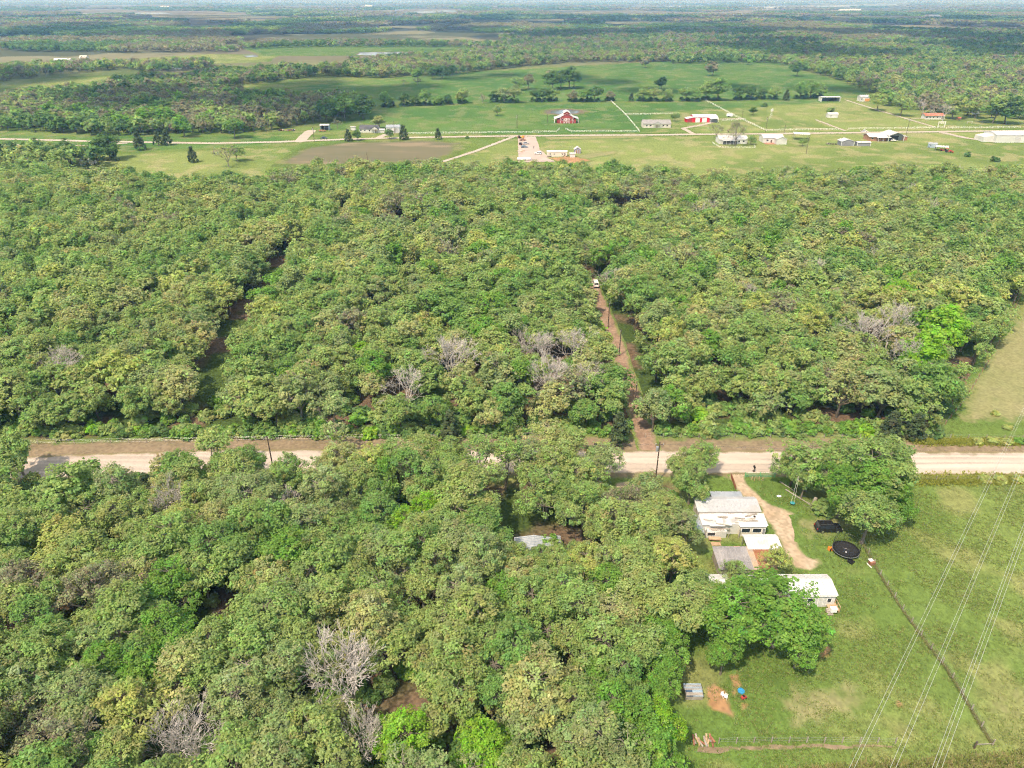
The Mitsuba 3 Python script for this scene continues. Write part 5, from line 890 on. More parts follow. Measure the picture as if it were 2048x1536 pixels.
t.part('side_bay', profile([(-t.w / 2 - 7, -.1), (-t.w / 2, -.1), (-t.w / 2, 4.4), (-t.w / 2 - 7, 3.2)], 3, 14), 'b_white'); t.part('roller_door', bx(-8, -4, -.1, 0, 0, 4), 'b_whiteroof')
# the row of RV, carport and tractor
t = far('camper', 'pale blue camper at the left end of the row with the red tractor', 'camper', 1856, 1872, 296, 6, 2.6, .3, 'x', 'b_blue', 'b_metal', rot=-28, ov=.1); opening(t, 'window', -1.4, 1.3, 1.3, .8); opening(t, 'door', 1.6, .3, .7, 1.9, pane='b_white')
posts(t, [(-2, .1), (2, .1)], .5, .3, 'c_tyre', 'wheel')
t = far('small_carport', 'small white carport beside the red tractor', 'carport', 1872, 1893, 302, 5, 2.5, .5, 'x', solid=False, rot=-20); posts(t, [(x, y) for x in (-t.w / 2, t.w / 2) for y in (0, 4.8)], 2.5, .1, 'c_steel')
a = W(1895, 305); t = Thing('tractor', 'red tractor at the right end of the small white carport', 'tractor', at=(*a, .15), rot=-25); t.part('hood', bx(.2, 2.3, -.45, .45, .8, 1.5), 'c_red'); t.part('chassis', bx(-1.4, 2.2, -.35, .35, .5, .85), 'c_red'); t.part('canopy', bx(-1.5, .3, -.8, .8, 2.3, 2.42), 'c_red'); t.part('seat', bx(-.9, -.4, -.3, .3, .9, 1.4), 'c_black')
for x in (-1.4, .2):
    for y in (-.7, .7): t.part('canopy_post', cyl((x, y, .9), (x, y, 2.3), .04), 'c_black')
for x, y, r in ((-.9, -.85, .8), (-.9, .85, .8), (1.7, -.7, .45), (1.7, .7, .45)): t.part('wheel', cyl((x, y - .2, r), (x, y + .2, r), r, 16), 'c_tyre')
t.part('loader', bx(2.6, 3.3, -1.0, 1.0, .3, .9), 'c_red'); heap('implements', 'rusty red farm implements beyond the tractor', 1886, 302, 9, 2, 1.5, ['c_red', 'b_rust', 'b_brick', 'c_black'], 1.2)
t = Thing('stock_trailer', 'white stock trailer parked against the diagonal fence', 'trailer', at=(*W(1459, 234), .15), rot=-30); t.part('box', bx(-2.6, 2.6, -1.0, 1.0, .6, 2.5), 'c_white'); t.part('tongue', bx(2.6, 3.8, -.1, .1, .55, .7), 'c_black'); [t.part('wheel', cyl((x, y - .12, .4), (x, y + .12, .4), .4, 12), 'c_tyre') for x in (-.5, .5) for y in (-1.0, 1.0)]; t.part('rear_gate', bx(-2.68, -2.6, -.9, .9, .7, 2.4), 'b_darkroof')
# fences and poles
WF = dict(h=1.3, wires=(.5, 1.0, 1.3), mat='c_fence', r=.11, wire='c_fence', wr=.055, name='white_fence', railed=True)
for pts, lab in [([(815, 268), (960, 267), (1112, 265)], 'white rail fence along the far road left of the barn gate'), ([(1112, 265), (1119.5, 259)], 'short white wing fence on the left of the barn gate'), ([(1143, 264.6), (1131, 259)], 'short white wing fence on the right of the barn gate'), ([(1143, 264.6), (1279, 263.6)], 'white rail fence along the far road right of the barn gate'),
                 ([(1222, 203), (1250, 229), (1279, 263.6)], 'white rail fence running away between the barn and the cream house'), ([(1250, 229.5), (1352, 229)], 'white rail fence behind the cream house'), ([(1411, 201.5), (1470, 233), (1531, 262)], 'white rail fence running away behind the white L-shaped house'),
                 ([(1533, 262), (1676, 259.5)], 'white rail fence along the far road behind the tall carport'), ([(1696, 259), (1870, 257)], 'white rail fence along the far road left of the ranch gate'), ([(1893, 257), (1960, 257), (2040, 256)], 'white rail fence along the far road right of the ranch gate'), ([(1444, 243), (1490, 240)], 'short white pen fence beside the diagonal fence')]:
    wire_fence(lab, pts, 4.5, **WF)
for px, py, h, tr, lab in [(1034, 257, 10, True, 'utility pole with a white lamp left of the red barn'), (1484, 236, 6, False, 'short pole behind the diagonal white fence'), (1531, 264, 11, True, 'utility pole with transformer at the end of the diagonal fence'), (1568, 267, 7, False, 'thin pole beside the far road, behind the carport'), (1612, 308, 12, False, 'wooden pole in the bright meadow below the tall carport'), (1812, 270, 12, True, 'tall dark utility pole above the tan house'), (629, 283, 10, True, 'utility pole beside the concrete drive at the left farm'), (789, 267, 9, False, 'pole in front of the grey workshop'), (1095, 246, 7, False, 'pole left of the red barn'), (735, 322, 5, False, 'short dark post in the harrowed field'), (1127, 243, 0, False, '')]:
    if h: utility_pole(lab, px, py, h, 1.6 if tr else 0, 0, tr, far=True)
a = W(1541, 238); t = Thing('windmill', 'small white windmill in the far yard', 'windmill', at=(*a, .15)); t.part('tower', trimesh.Trimesh(*tubes([[s * 1.0, q * 1.0, 0, .06, s * .15, q * .15, 7, .05] for s in (-1, 1) for q in (-1, 1)] + [[-.6, -.6, 3, .04, .6, -.6, 3, .04], [-.6, .6, 3, .04, .6, .6, 3, .04]], 5)), 'c_white')
for i in range(10): m = bx(-.16, .16, -.02, .02, .25, 1.25); m.apply_transform(trimesh.transformations.rotation_matrix(i * math.pi / 5, (0, 1, 0))); m.apply_translation((0, -.35, 7.2)); t.part('blade', m, 'c_white')
t.part('tail_vane', bx(-.03, .03, .3, 2.0, 6.9, 7.6), 'c_white')
# farther buildings
for i, (x0, x1, yb, d, hw, hr, wl, rf, lab) in enumerate([(1078, 1103, 92, 14, 6, 4, 'b_grey', 'b_darkroof', 'dark-roofed house among distant trees, upper middle'), (1326, 1352, 86, 16, 5, 3, 'b_darkroof', 'b_grey', 'dark low barn by a bright small field in the distance'), (1206, 1217, 107, 10, 5, 3, 'b_cream', 'b_cream', 'small cream house in the distant tree line'), (1296, 1314, 106, 12, 5, 3, 'b_cream', 'b_orange', 'distant house with an orange-tan roof'), (1230, 1240, 63, 12, 6, 3, 'b_white', 'b_white', 'tiny white house far off at a pale field'),
                                        (912, 945, 111, 14, 5, 3, 'b_white', 'b_blue', 'pale blue roofed long building behind distant trees'), (160, 173, 122, 10, 5, 3, 'b_white', 'b_cream', 'small pinkish-white house at the far left'), (108, 122, 125, 10, 4, 2, 'b_white', 'b_white', 'small white house leftmost of the far left pair'), (124, 140, 125, 10, 4, 2, 'b_cream', 'b_whiteroof', 'low pale house in the middle at the far left'), (1858, 1880, 36, 30, 9, 5, 'b_white', 'b_white', 'white buildings far off at the upper right'), (1012, 1038, 64, 20, 6, 3, 'b_white', 'b_white', 'tiny pale building before the distant dark woods'), (320, 338, 18, 60, 18, 8, 'b_white', 'b_white', 'white speck of a building near the left horizon'), (730, 744, 15, 60, 18, 8, 'b_white', 'b_white', 'white speck of a building near the horizon, left of the lake'), (1680, 1722, 22, 40, 10, 5, 'b_white', 'b_white', 'cluster of white roofs near the right horizon')]):
    t = far('distant_building', lab, 'building', x0, x1, yb, d, hw, hr, 'x', wl, rf, ov=.5)
    if yb > 60: opening(t, 'window', -t.w * .2, 1.2, t.w * .12, 1.6); opening(t, 'window', t.w * .2, 1.2, t.w * .12, 1.6); opening(t, 'door', 0, 0, 1.4, 2.4, pane='b_darkwood')
# things half hidden in the woods
q = W(1191, 572); car('white_car', 'white van parked on the lane among trees in the middle of the woods', q, 92, 'c_white', style='van', h=2.0)
q = W(742, 582); car('dark_pickup', 'dark pickup half hidden under trees in the left middle of the woods', q, 10, 'c_black', L=5.4, style='pickup')
t = far('woods_house', 'pale house with a grey-white roof hidden in the woods left of the clearing', 'house', 735, 778, 518, 8, 2.8, 1.7, 'y', 'b_cream', 'b_whiteroof'); opening(t, 'window', -2.4, 1, 1.3, 1.2); opening(t, 'door', .5, 0, 1, 2.1, pane='b_darkwood')
t = far('tin_shed', 'little white-roofed shed among far trees of the left woods', 'shed', 586, 612, 382, 6, 2.8, 1, 'x', 'b_white', 'b_whiteroof'); opening(t, 'door', 0, 0, 1.2, 2.1, pane='b_greywood')
for i, (x0, x1, yb, lab) in enumerate([(160, 184, 330, 'pale low roof among the cedars at the far left'), (0, 16, 345, 'pale roof at the left picture edge among far trees')]): t = far('tin_shed', lab, 'shed', x0, x1, yb, 6, 2.6, .8, 'x', 'b_cream', 'b_whiteroof'); opening(t, 'door', 0, 0, 1.2, 2.1, pane='b_greywood')

# ------------------------------------------------------------------ single trees of the fields and farmsteads
def ft(px, yb, h, kind, pal, lab):
    pal = {'mid': 'green', 'green': 'dark', 'olive': 'mid', 'tan': 'olive', 'yellow': 'olive'}.get(pal, pal) if yb < 216 else pal
    x, y = W(px, yb); sc = FOC / math.hypot(math.hypot(x, y), HGT); base = {'broad': 11.6, 'budding': 11.5, 'cedar': 8.6, 'shrub': 2.6}[kind]
    s = h / (sc * base * .96); s = min(s, 2.2 if kind != 'shrub' else 2.6); plant(x, y, kind, pal, s * (1.28 if kind == 'broad' else 1.1), zs=s, label=lab, name='pasture_tree' if kind != 'shrub' else 'bush', lod=2 if y < 900 else 3)
HEDGE = 'tree in the hedgerow behind the barn pasture'
FT = [(773, 215, 30, 'broad', 'mid', 'tall narrow green tree at the left end of the hedgerow'), (786, 213, 14, 'cedar', 'cedar', 'small dark conifer second in the hedgerow from the left'), (809, 213, 24, 'broad', 'dark', 'dark bushy tree third in the hedgerow from the left'), (831, 212, 18, 'broad', 'dark', 'low dark tree fourth in the hedgerow from the left'), (853, 211, 27, 'broad', 'mid', 'taller green tree fifth in the hedgerow from the left'), (878, 211, 18, 'broad', 'mid', 'low green tree sixth in the hedgerow from the left'), (897, 209, 20, 'broad', 'green', 'round green tree just left of the wide tan hedgerow tree'), (925, 207, 28, 'broad', 'tan', 'wide tan domed tree in the hedgerow'), (965, 207, 19, 'budding', 'mauve', 'brownish bare tree right of the wide tan one in the hedgerow'), (990, 205, 22, 'broad', 'green', 'round green tree left of a grey feathery one in the hedgerow'), (1008, 206, 30, 'broad', 'grey', 'grey feathery tree in the hedgerow, left half of a pair'), (1028, 206, 30, 'broad', 'grey', 'grey feathery tree in the hedgerow, right half of a pair'),
 (1072, 204, 24, 'broad', 'green', 'green tree in the hedgerow left of the red barn'), (1086, 204, 26, 'broad', 'green', 'green tree in the hedgerow just left of the barn ridge'), (1106, 203, 22, 'broad', 'olive', 'olive tree in the hedgerow above the barn'), (1145, 204, 22, 'broad', 'mauve', 'brownish tree in the hedgerow right of the barn, first of three'), (1168, 204, 24, 'broad', 'mid', 'green tree in the hedgerow right of the barn, second of three'), (1190, 204, 29, 'broad', 'green', 'tall dark tree right of the barn in the hedgerow, third'), (1220, 202, 18, 'broad', 'mauve', 'small brownish tree where the diagonal fence meets the hedgerow'), (1262, 203, 15, 'cedar', 'cedar', 'small conical dark tree right of the diagonal fence top'), (1285, 203, 24, 'broad', 'olive', 'olive tree of a close group of three, left one'), (1308, 203, 25, 'broad', 'yellow', 'pale olive tree of a close group of three, middle one'), (1334, 203, 23, 'broad', 'olive', 'olive tree of a close group of three, right one'), (1322, 181, 24, 'broad', 'dark', 'dark rounded tree in the field above a group of three'),
 (1036, 181, 26, 'broad', 'olive', 'brownish olive tree in the middle field, left of a pair'), (1056, 179, 25, 'broad', 'mauve', 'brownish tree in the middle field, right of a pair'), (1105, 181, 32, 'broad', 'green', 'green tree at the left of the mid-field clump'), (1100, 168, 24, 'broad', 'mauve', 'brownish tree behind the mid-field clump'), (1120, 177, 34, 'broad', 'mid', 'green tree in the middle of the mid-field clump'), (1138, 178, 36, 'broad', 'dark', 'dark tall tree in the mid-field clump'), (1148, 176, 32, 'broad', 'dark', 'dark tree at the right end of the mid-field clump'), (1290, 136, 18, 'broad', 'mauve', 'lone brownish tree high in the bright pasture, middle'), (994, 232, 17, 'broad', 'mid', 'lone round green bush-like tree left of the barn'),
 (808, 171, 14, 'budding', 'mauve', 'small bare tree at the left of the wide pasture'), (836, 172, 16, 'budding', 'mauve', 'small bare tree in the wide pasture, second from left'), (835, 164, 24, 'broad', 'mid', 'green tree above two small bare ones in the wide pasture'), (866, 159, 24, 'broad', 'green', 'dark green tree pair in the wide pasture, left'), (884, 158, 26, 'broad', 'green', 'dark green tree pair in the wide pasture, right'),
 (1424, 152, 27, 'broad', 'mauve', 'lone brownish oak-like tree in the bright pasture'), (1418, 127, 17, 'broad', 'dark', 'small dark tree at the far edge of the bright pasture'), (1495, 130, 18, 'broad', 'lush', 'lone round green tree at the top of the bright pasture'), (1594, 153, 27, 'broad', 'dark', 'dark green lone tree by the right edge of the bright pasture'), (1478, 201, 23, 'broad', 'dark', 'round dark tree at the left end of a row of four'), (1501, 200, 26, 'broad', 'green', 'green tree, second in the row of four'), (1522, 199, 20, 'broad', 'green', 'smaller green tree, third in the row of four'), (1547, 199, 22, 'broad', 'olive', 'olive tree at the right end of the row of four'), (1572, 201, 18, 'cedar', 'cedar', 'dark conical cedar left of the livestock shed'), (1600, 198, 30, 'broad', 'mid', 'tall green tree left of the livestock shed, first of three'), (1620, 197, 28, 'broad', 'mid', 'green tree left of the livestock shed, second of three'), (1637, 196, 26, 'broad', 'olive', 'olive tree touching the livestock shed'), (1412, 201, 34, 'broad', 'olive', 'olive tree at the head of the right diagonal fence'), (1434, 201, 42, 'broad', 'mid', 'tallest green tree at the head of the right diagonal fence'), (1370, 203, 26, 'broad', 'olive', 'olive tree left of the tallest hedgerow tree, outer'), (1390, 203, 22, 'broad', 'mid', 'green tree left of the tallest hedgerow tree, inner'),
 (1528, 214, 9, 'shrub', 'dark', 'small lone dark bush in the far yard, upper'), (1505, 231, 15, 'broad', 'dark', 'scrubby dark little tree in the far yard'), (1754, 222, 32, 'broad', 'olive', 'lone rusty olive tree beside the white path'), (1660, 224, 10, 'shrub', 'mid', 'bush behind the small white building'), (2010, 248, 46, 'broad', 'dark', 'dark spreading tree at the far right, right of two'), (1984, 247, 40, 'broad', 'mid', 'spreading tree at the far right, left of two'), (1470, 292, 46, 'budding', 'mauve', 'tall bare tree in front of the farmhouse'), (1432, 277, 27, 'budding', 'mauve', 'smaller bare tree at the left of the farmhouse'), (1502, 290, 19, 'broad', 'mid', 'round green tree at the right end of the farmhouse'), (1605, 293, 15, 'broad', 'mid', 'small green tree under the tall carport'), (1934, 313, 9, 'shrub', 'dark', 'dark bush in the right meadow, upper one'), (1989, 323, 10, 'shrub', 'dark', 'dark bush in the right meadow, lower one'),
 (387, 325, 27, 'cedar', 'cedar', 'dark round cedar standing alone in the left field'), (458, 334, 40, 'budding', 'mauve', 'bare brownish tree standing in the left field'), (475, 323, 28, 'broad', 'mid', 'green tree just behind the bare one in the left field'), (280, 301, 30, 'cedar', 'cedar', 'dark cedar by the left road, leftmost of three'), (318, 291, 24, 'cedar', 'cedar', 'dark cedar by the left road, middle of three'), (336, 291, 26, 'cedar', 'cedar', 'dark cedar by the left road, rightmost of three'), (222, 320, 42, 'broad', 'dark', 'large dark tree at the left below the road'), (295, 264, 44, 'broad', 'lush', 'bright green tree at the edge of the left woods, leftmost of four'), (338, 262, 42, 'broad', 'lush', 'bright green tree at the edge of the left woods, second of four'), (370, 274, 38, 'broad', 'lush', 'bright green tree at the edge of the left woods, third of four'), (470, 277, 38, 'broad', 'green', 'green tree at the edge of the left woods, rightmost of four'), (655, 245, 40, 'broad', 'dark', 'dark tree at the right end of the left woods, inner'), (690, 242, 44, 'broad', 'green', 'tall dark tree at the right end of the left woods, middle'), (728, 238, 46, 'broad', 'dark', 'dark tree at the right tip of the left woods'),
 (697.5, 283, 22, 'cedar', 'cedar', 'conical dark cedar by the far road, leftmost at the left farm'), (715, 281, 17, 'broad', 'dark', 'bushy dark tree by the far road at the left farm'), (780, 278, 17, 'broad', 'dark', 'round dark tree in front of the grey workshop'), (808, 280, 27, 'cedar', 'cedar', 'tallest conical cedar by the far road right of the grey workshop'), (876, 279, 20, 'cedar', 'cedar', 'broad dark cedar alone by the far road fence'), (758, 258, 24, 'broad', 'tan', 'round tan tree behind the dark-roofed house'), (675, 258, 19, 'budding', 'mauve', 'small round bare tree left of the dark-roofed house'), (1350, 243, 18, 'broad', 'mid', 'green tree at the right end of the cream house'), (934, 277, 6, 'shrub', 'dark', 'small dark bush on the road verge left of the slanting drive'), (1950, 237, 30, 'broad', 'olive', 'olive tree over the white gazebo'), (1800, 232, 34, 'thin' if 0 else 'broad', 'olive', 'olive tree at the edge of the right woods left of the trailer'), (1905, 238, 38, 'broad', 'olive', 'large olive tree behind the red-roofed trailer')]
for a in FT:
    ft(*a)
    if 195 < a[1] < 217 and a[3] == 'broad':
        for q in (-6, 5): x, y = W(a[0] + q, a[1]); plant(x, y + 2, 'shrub', 'dark', 2.1, name='hedge_bush', lod=3, label=f"bush below {'left' if q < 0 else 'right'} of {a[5]}")
for px, yb, lab in [(1884, 243, 'pale leaning dead tree above the red-roofed trailer'), (1843, 236, 'pale dead tree left of the leaning one above the trailer')]: x, y = W(px, yb); plant(x, y, 'bare', 'bare', 1.5, label=lab, name='bare_tree', lod=1)
# roadside weeds and bushes
for i, (px, py, pal, s) in enumerate([(1955, 885, 'yellow', .9), (1985, 884, 'yellow', 1.0), (2012, 886, 'yellow', .9), (2040, 885, 'lush', .9), (1970, 961, 'yellow', .9), (2000, 963, 'yellow', 1.0), (2035, 962, 'yellow', .9), (1990, 830, 'yellow', .8), (2015, 858, 'yellow', .8)]):
    x, y = W(px, py); plant(x, y, 'shrub', pal, s, zs=s * .6, label=f'yellow-flowered weed bush {"along the far verge" if py < 900 and py > 870 else "along the near verge" if py > 900 else "in the dry meadow"}, {["first", "second", "third", "fourth", "first", "second", "third", "upper", "lower"][i]} from the left' if py > 870 else f'yellowish bush in the dry meadow at the right, {"upper" if i == 7 else "lower"} one')

car('dark_pickup', 'dark pickup parked on the far side of the dirt road under thin trees', W(1195, 903), 3, 'c_black', L=5.2, style='pickup')

# ------------------------------------------------------------------ grass tufts, weeds along the fences, clouds
def tufts(name, pts, size, cols, label, kind_cat, per=5, seed=4):
    r = np.random.default_rng(seed); n = len(pts); c = np.repeat(pts, per, 0); m = len(c)
    a = r.uniform(0, 6.28, m); sp = size * r.uniform(.5, 1.2, m); b = c + np.c_[np.cos(a), np.sin(a)] * (sp * .4)[:, None]; w = np.c_[-np.sin(a), np.cos(a)] * (sp * .22)[:, None]; tip = b + np.c_[np.cos(a), np.sin(a)] * (sp * .6)[:, None]
    v = np.stack([np.c_[b - w, np.full(m, .02)], np.c_[b + w, np.full(m, .02)], np.c_[tip, sp * .8]], 1).reshape(-1, 3)
    t = np.repeat(r.random(n), per)[:, None]; col = (np.array(cols[0]) * (1 - t) + np.array(cols[1]) * t) * r.normal(1, .15, (m, 1))
    k = key_of(name); scene[k] = ply((v.astype(np.float32), np.arange(3 * m).reshape(-1, 3)), 'm_leaf', False, color=np.clip(np.repeat(col, 3, 0), .01, .9).astype(np.float32)); labels[k] = {'label': label, 'category': kind_cat, 'kind': 'stuff'}
rg = np.random.default_rng(6)
lawn = poly((1400, 1130), (1660, 1080), (1740, 1000), (1840, 965), (2120, 965), (2120, 1640), (1360, 1640)).union(poly((1500, 965), (1570, 965), (1720, 1080), (1640, 1140)))
x0, y0, x1, y1 = lawn.bounds; P = rg.uniform((x0, y0), (x1, y1), (60000, 2)); P = P[shapely.contains_xy(lawn, P[:, 0], P[:, 1]) & ~shapely.contains_xy(driveway.buffer(1), P[:, 0], P[:, 1])]
P = P[meshkit.fbm(np.c_[P / 5, np.zeros(len(P))], 3, 2) + rg.normal(0, .08, len(P)) > .48]
tufts('lawn_grass', P, .30, ((.19, .29, .07), (.36, .36, .15)), 'tufts of longer grass scattered over the lawn', 'grass', 4)
line = LineString(WP(DIAG)); q = np.array([line.interpolate(u, normalized=True).coords[0] for u in rg.random(1900)]) + rg.normal(0, .12, (1900, 2))
tufts('fence_weeds', q, .24, ((.26, .24, .12), (.33, .36, .15)), 'brown weeds grown along the diagonal fence', 'weeds', 5)
lay('fence_strip', wobble(line.buffer(.17), .12, 1, 3, 2), .05, .6, .2, 'm_verge', 'dark strip of dead growth under the diagonal fence')
for nm, pts, n, wd, lab in [('roadside_weeds', [(1820, 961), (2080, 960)], 2600, .9, 'weeds along the near edge of the road at the right'), ('roadside_weeds', [(1830, 884), (2080, 885)], 2200, .8, 'weeds along the far edge of the road at the right')]:
    ln = LineString(WP(pts)); q = np.array([ln.interpolate(u, normalized=True).coords[0] for u in rg.random(n)]) + rg.normal(0, wd, (n, 2)); tufts(nm, q, .5, ((.30, .36, .06), (.40, .40, .09)), lab, 'weeds', 5)
br = poly((1560, 1540), (2100, 1500), (2100, 1640), (1500, 1640)); P = rg.uniform(br.bounds[:2], br.bounds[2:], (5200, 2)); P = P[shapely.contains_xy(br, P[:, 0], P[:, 1])]
tufts('rank_weeds', P, .6, ((.22, .30, .07), (.38, .33, .16)), 'rank weeds in the bottom right corner', 'weeds', 5)
LANDMARKS = [(1070, 1090, 'the ridged metal shed'), (870, 1080, 'the hidden bluish roof'), (1191, 567, 'the white van'), (755, 510, 'the house in the woods'), (1268, 826, 'the lane pole'), (549, 950, 'the left roadside pole'), (1310, 965, 'the transformer pole'), (742, 580, 'the dark pickup'), (1388, 1390, 'the small coop')]
CL = np.random.default_rng(12); puffs = []
def cloud(x0, x1, y0, y1, n, r0, r1, zc=1000.0):
    """A ragged cloud deck of soft puffs whose shadow falls on the given ground rectangle."""
    for _ in range(n):
        gx, gy, z = CL.uniform(x0, x1), CL.uniform(y0, y1), zc + CL.normal(0, 60)
        m = trimesh.creation.icosphere(2, 1.0); v = m.vertices; v = v * (1 + .5 * (meshkit.fbm(v * 1.7 + CL.uniform(0, 50), 3) - .5))[:, None]
        puffs.append((v * CL.uniform(r0, r1) * [1, 1, .45] + [gx - .398 * z, gy - .542 * z, z], m.faces))
cloud(-3200, 3200, 1800, 4400, 150, 90, 200); cloud(-900, -120, 600, 1100, 20, 40, 80); cloud(-300, 420, 800, 1080, 14, 20, 40); cloud(420, 2300, 1260, 1900, 62, 50, 105)
off = np.cumsum([0] + [len(v) for v, _ in puffs]); flat('cloud_white', (.9, .9, .9), 1.0, 0, 0)
k = key_of('clouds'); scene[k] = ply((np.vstack([v for v, _ in puffs]), np.vstack([f + o for (_, f), o in zip(puffs, off)])), 'cloud_white', True); labels[k] = {'kind': 'structure', 'label': 'broken fair-weather clouds high over the far fields'}

# ------------------------------------------------------------------ distant land: clumps of canopy towards the horizon, then the air
rng = np.random.default_rng(77)
def mass(seed, pal, width, depth, h, n, leaf):
    r = np.random.default_rng(seed); main, second, _ = PAL[pal]
    c = np.c_[r.uniform(-width / 2, width / 2, n), r.uniform(-depth / 2, depth / 2, n), np.zeros(n)]; c[:, 2] = h * r.uniform(.35, .9, n)
    v, f, col = leaves(r, c, h * .32, 6, leaf, main, second, np.array([0, 0, 0.0]), 1.0)
    return v, f, col
MASS = {}
def mass_group(i, pal, ring):
    k = f'proto_mass_{i}_{pal}_{ring}'
    if k not in groups:
        wd, dp, h, n, lf = ((34, 26, 12, 34, 2.4), (80, 60, 13, 46, 4.6), (260, 220, 15, 60, 11))[ring]
        m = mass(i * 7 + ring, pal, wd, dp, h, n, lf)
        groups[k] = scene[k] = {'type': 'shapegroup', 'crown': {**ply((m[0].astype(np.float32), m[1]), None, False, color=m[2].astype(np.float32)), 'bsdf': {'type': 'ref', 'id': 'm_leaf'}}}
    return k
n_mass = 0
KEEP_OPEN = [poly((480, 112), (560, 108), (900, 106), (960, 96), (900, 90), (640, 92), (480, 100)), poly((700, 114), (840, 112), (840, 100), (710, 100)), poly((1330, 104), (1480, 98), (1480, 80), (1330, 84)),
             poly((810, 28), (930, 25), (930, 18), (810, 20)), poly((1480, 19), (1820, 12), (1820, 6), (1480, 12)), poly((1650, 26), (1760, 24), (1760, 18), (1650, 20)), poly((150, 31), (360, 30), (360, 24), (150, 24)),
             poly((1840, 38), (1890, 36), (1890, 28), (1840, 30)), poly((1220, 62), (1280, 58), (1280, 50), (1220, 54)), poly((1310, 16), (1440, 15), (1440, 10), (1310, 10))]
for ring, (d0, d1, stepf) in enumerate([(1500, 3000, 26), (3000, 7000, 62), (7000, 24000, 240)]):
    d = d0
    while d < d1:
        half = d * .80 + 100; st = stepf * (1 if ring < 2 else d / 7000)
        for x in np.arange(-half, half, st * 1.25):
            xx, yy = x + rng.uniform(-.4, .4) * st, d + rng.uniform(-.5, .5) * st
            q = np.array([[xx / 420 * (1500 / max(d, 1500)) ** .35, yy / 420 * (1500 / max(d, 1500)) ** .35, 3.3]]); v = meshkit.fbm(q, 4, 9)[0]
            if v < .50 or any(c.contains(Point(xx, yy)) for c in KEEP_OPEN): continue
            v2 = meshkit.fbm(np.array([[xx / 300, yy / 700, 8.8]]), 3, 4)[0] + rng.normal(0, .05)
            pal = 'dark' if v2 < .45 else 'mid' if v2 < .48 else 'green' if v2 < .495 else 'mauve'
            n_mass += 1; s = rng.uniform(.8, 1.3) * (1 if ring < 2 else (d / 7000) ** .8)
            scene[f'distant_wood__{n_mass:03d}'] = {'type': 'instance', 'g': {'type': 'ref', 'id': mass_group(int(rng.integers(2)), pal, ring)}, 'to_world': T().translate([xx, yy, 0]).rotate([0, 0, 1], rng.uniform(0, 360)).scale([s, s, rng.uniform(.8, 1.25)])}
        d += st * (1.15 if ring < 2 else 1.3)
labels['distant_wood'] = {'label': 'distant woods fading to blue towards the horizon', 'category': 'wood', 'kind': 'stuff'}
scene['m_air'] = {'type': 'null'}
scene['haze'] = {'type': 'cube', 'to_world': T().translate([0, 12000, 46]).scale([32000, 18000, 47]), 'bsdf': {'type': 'ref', 'id': 'm_air'}, 'interior': {'type': 'ref', 'id': 'air'}}
labels['haze'] = {'label': 'thin blue haze in the air over the land', 'category': 'haze', 'kind': 'stuff'}

# ------------------------------------------------------------------ naming and placing the trees
CALL = {'olive': 'olive green', 'tan': 'tan', 'mid': 'mid green', 'green': 'green', 'lush': 'lush green', 'bright': 'vivid lime', 'yellow': 'yellow-green', 'grey': 'grey-green', 'dark': 'dark green', 'mauve': 'brownish', 'cedar': 'dark', 'bare': 'bare grey'}
NAME = {'broad': 'leafy_tree', 'thin': 'leafy_tree', 'bare': 'bare_tree', 'budding': 'bare_tree', 'cedar': 'cedar_tree', 'shrub': 'bush'}
NOUN = {'broad': 'leafy tree', 'thin': 'airy tree', 'bare': 'bare tree', 'budding': 'budding tree', 'cedar': 'cedar', 'shrub': 'bush'}
land = [(t['x'], t['y'], t['short']) for t in TREES if t.get('short')]
land += [(*W(px, py), s) for px, py, s in LANDMARKS]
lt = cKDTree([(a, b) for a, b, _ in land])
def dist(t): return math.hypot(t['x'], t['y'])
order = sorted(range(len(TREES)), key=lambda i: dist(TREES[i]) / TREES[i]['s'])
def seen(t):
    """Does the tree come within the frame?"""
    for z in (0, 6, 12):
        c = np.array([t['x'], t['y'], z - HGT]); f = np.array([0, math.cos(PITCH), -math.sin(PITCH)]); u = np.array([0, math.sin(PITCH), math.cos(PITCH)])
        dd = c @ f
        if dd > 5 and abs(c[0] / dd * FOC) < 1024 + 6 * FOC / dd and abs((c @ u) / dd * FOC) < 768 + 6 * FOC / dd: return True
    return False
named, n_wood, tally = {}, 0, {}
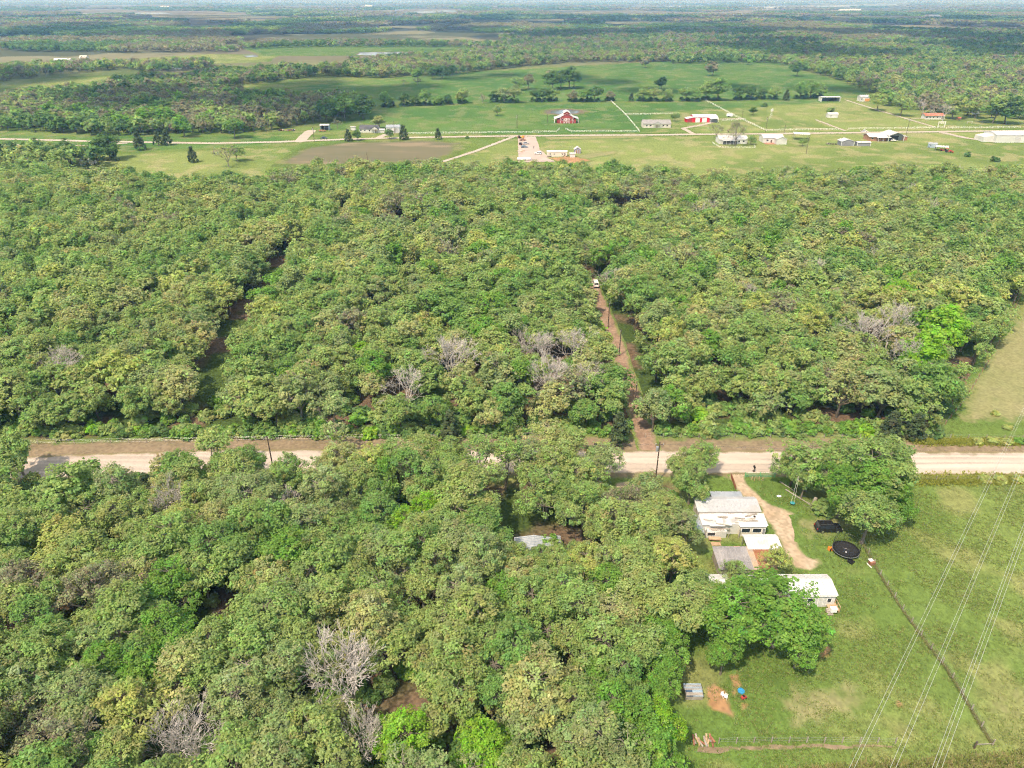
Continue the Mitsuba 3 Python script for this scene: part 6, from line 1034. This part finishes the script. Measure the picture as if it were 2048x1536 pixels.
for i in order:
    t = TREES[i]
    if not seen(t) and dist(t) > 110: continue
    nm = t['name'] or NAME[t['kind']]; d = dist(t)
    lod = t['lod'] if t['lod'] is not None else 0 if d < 135 else 1 if d < 235 else 2 if d < 480 else 3 if d < 950 else 4
    single = not (t['label'] or tally.get(nm, 0) < 295) or (nm not in ('pasture_tree', 'hedge_bush') and d > 480 and not t['label'])
    to = T().translate([t['x'], t['y'], 0]).rotate([0, 0, 1], t['rot']).scale([t['s'], t['s'], t['zs']])
    g = {'type': 'instance', 'g': {'type': 'ref', 'id': tree_group(t['kind'], t['shape'], lod, t['pal'], single)}, 'to_world': to}
    if single: n_wood += 1; scene[f'woodland__{n_wood:03d}'] = g; continue
    tally[nm] = tally.get(nm, 0) + 1; k = key_of(nm); scene[k] = g
    lab = t['label']
    if not lab:
        _, j = lt.query((t['x'], t['y'])); lx, ly, short = land[j]; dx, dy = t['x'] - lx, t['y'] - ly
        side = 'left of' if dx < -abs(dy) else 'right of' if dx > abs(dy) else 'behind' if dy > 0 else 'in front of'
        base = f"{CALL[t['pal']] if t['kind'] not in ('budding', 'bare') else 'grey'} {NOUN[t['kind']] if t['kind'] != 'bare' else 'leafless tree'}|{side} {short}"
        named.setdefault(base, []).append((math.hypot(dx, dy), k))
    labels[k] = {'label': lab, 'category': 'bush' if t['kind'] == 'shrub' else 'tree'}
ORD = ['', 'second ', 'third ', 'fourth ', 'fifth ', 'sixth ', 'seventh ', 'eighth ', 'ninth ', 'tenth ', 'eleventh ', 'twelfth ', 'thirteenth ', 'fourteenth ', 'fifteenth ', 'sixteenth ', 'seventeenth ', 'eighteenth ', 'nineteenth ', 'twentieth ', 'twenty-first ', 'twenty-second ', 'twenty-third ', 'twenty-fourth ', 'twenty-fifth ', 'twenty-sixth ', 'twenty-seventh ', 'twenty-eighth ']
for base, lst in named.items():
    lst.sort(); a, b = base.split('|')
    for n, (_, k) in enumerate(lst):
        if len(lst) == 1: labels[k]['label'] = f'{a} {b}'
        elif n < len(ORD): labels[k]['label'] = f'{a}, {ORD[n]}nearest {b}' if n else f'{a}, nearest {b}'
        else: labels[k] |= {'label': f'{a}, one of several farther {b}', 'group': f'farther {a}s {b}'}
labels['woodland'] = {'label': 'dense mixed woods of small far trees beyond the nearest ones', 'category': 'wood', 'kind': 'stuff'}
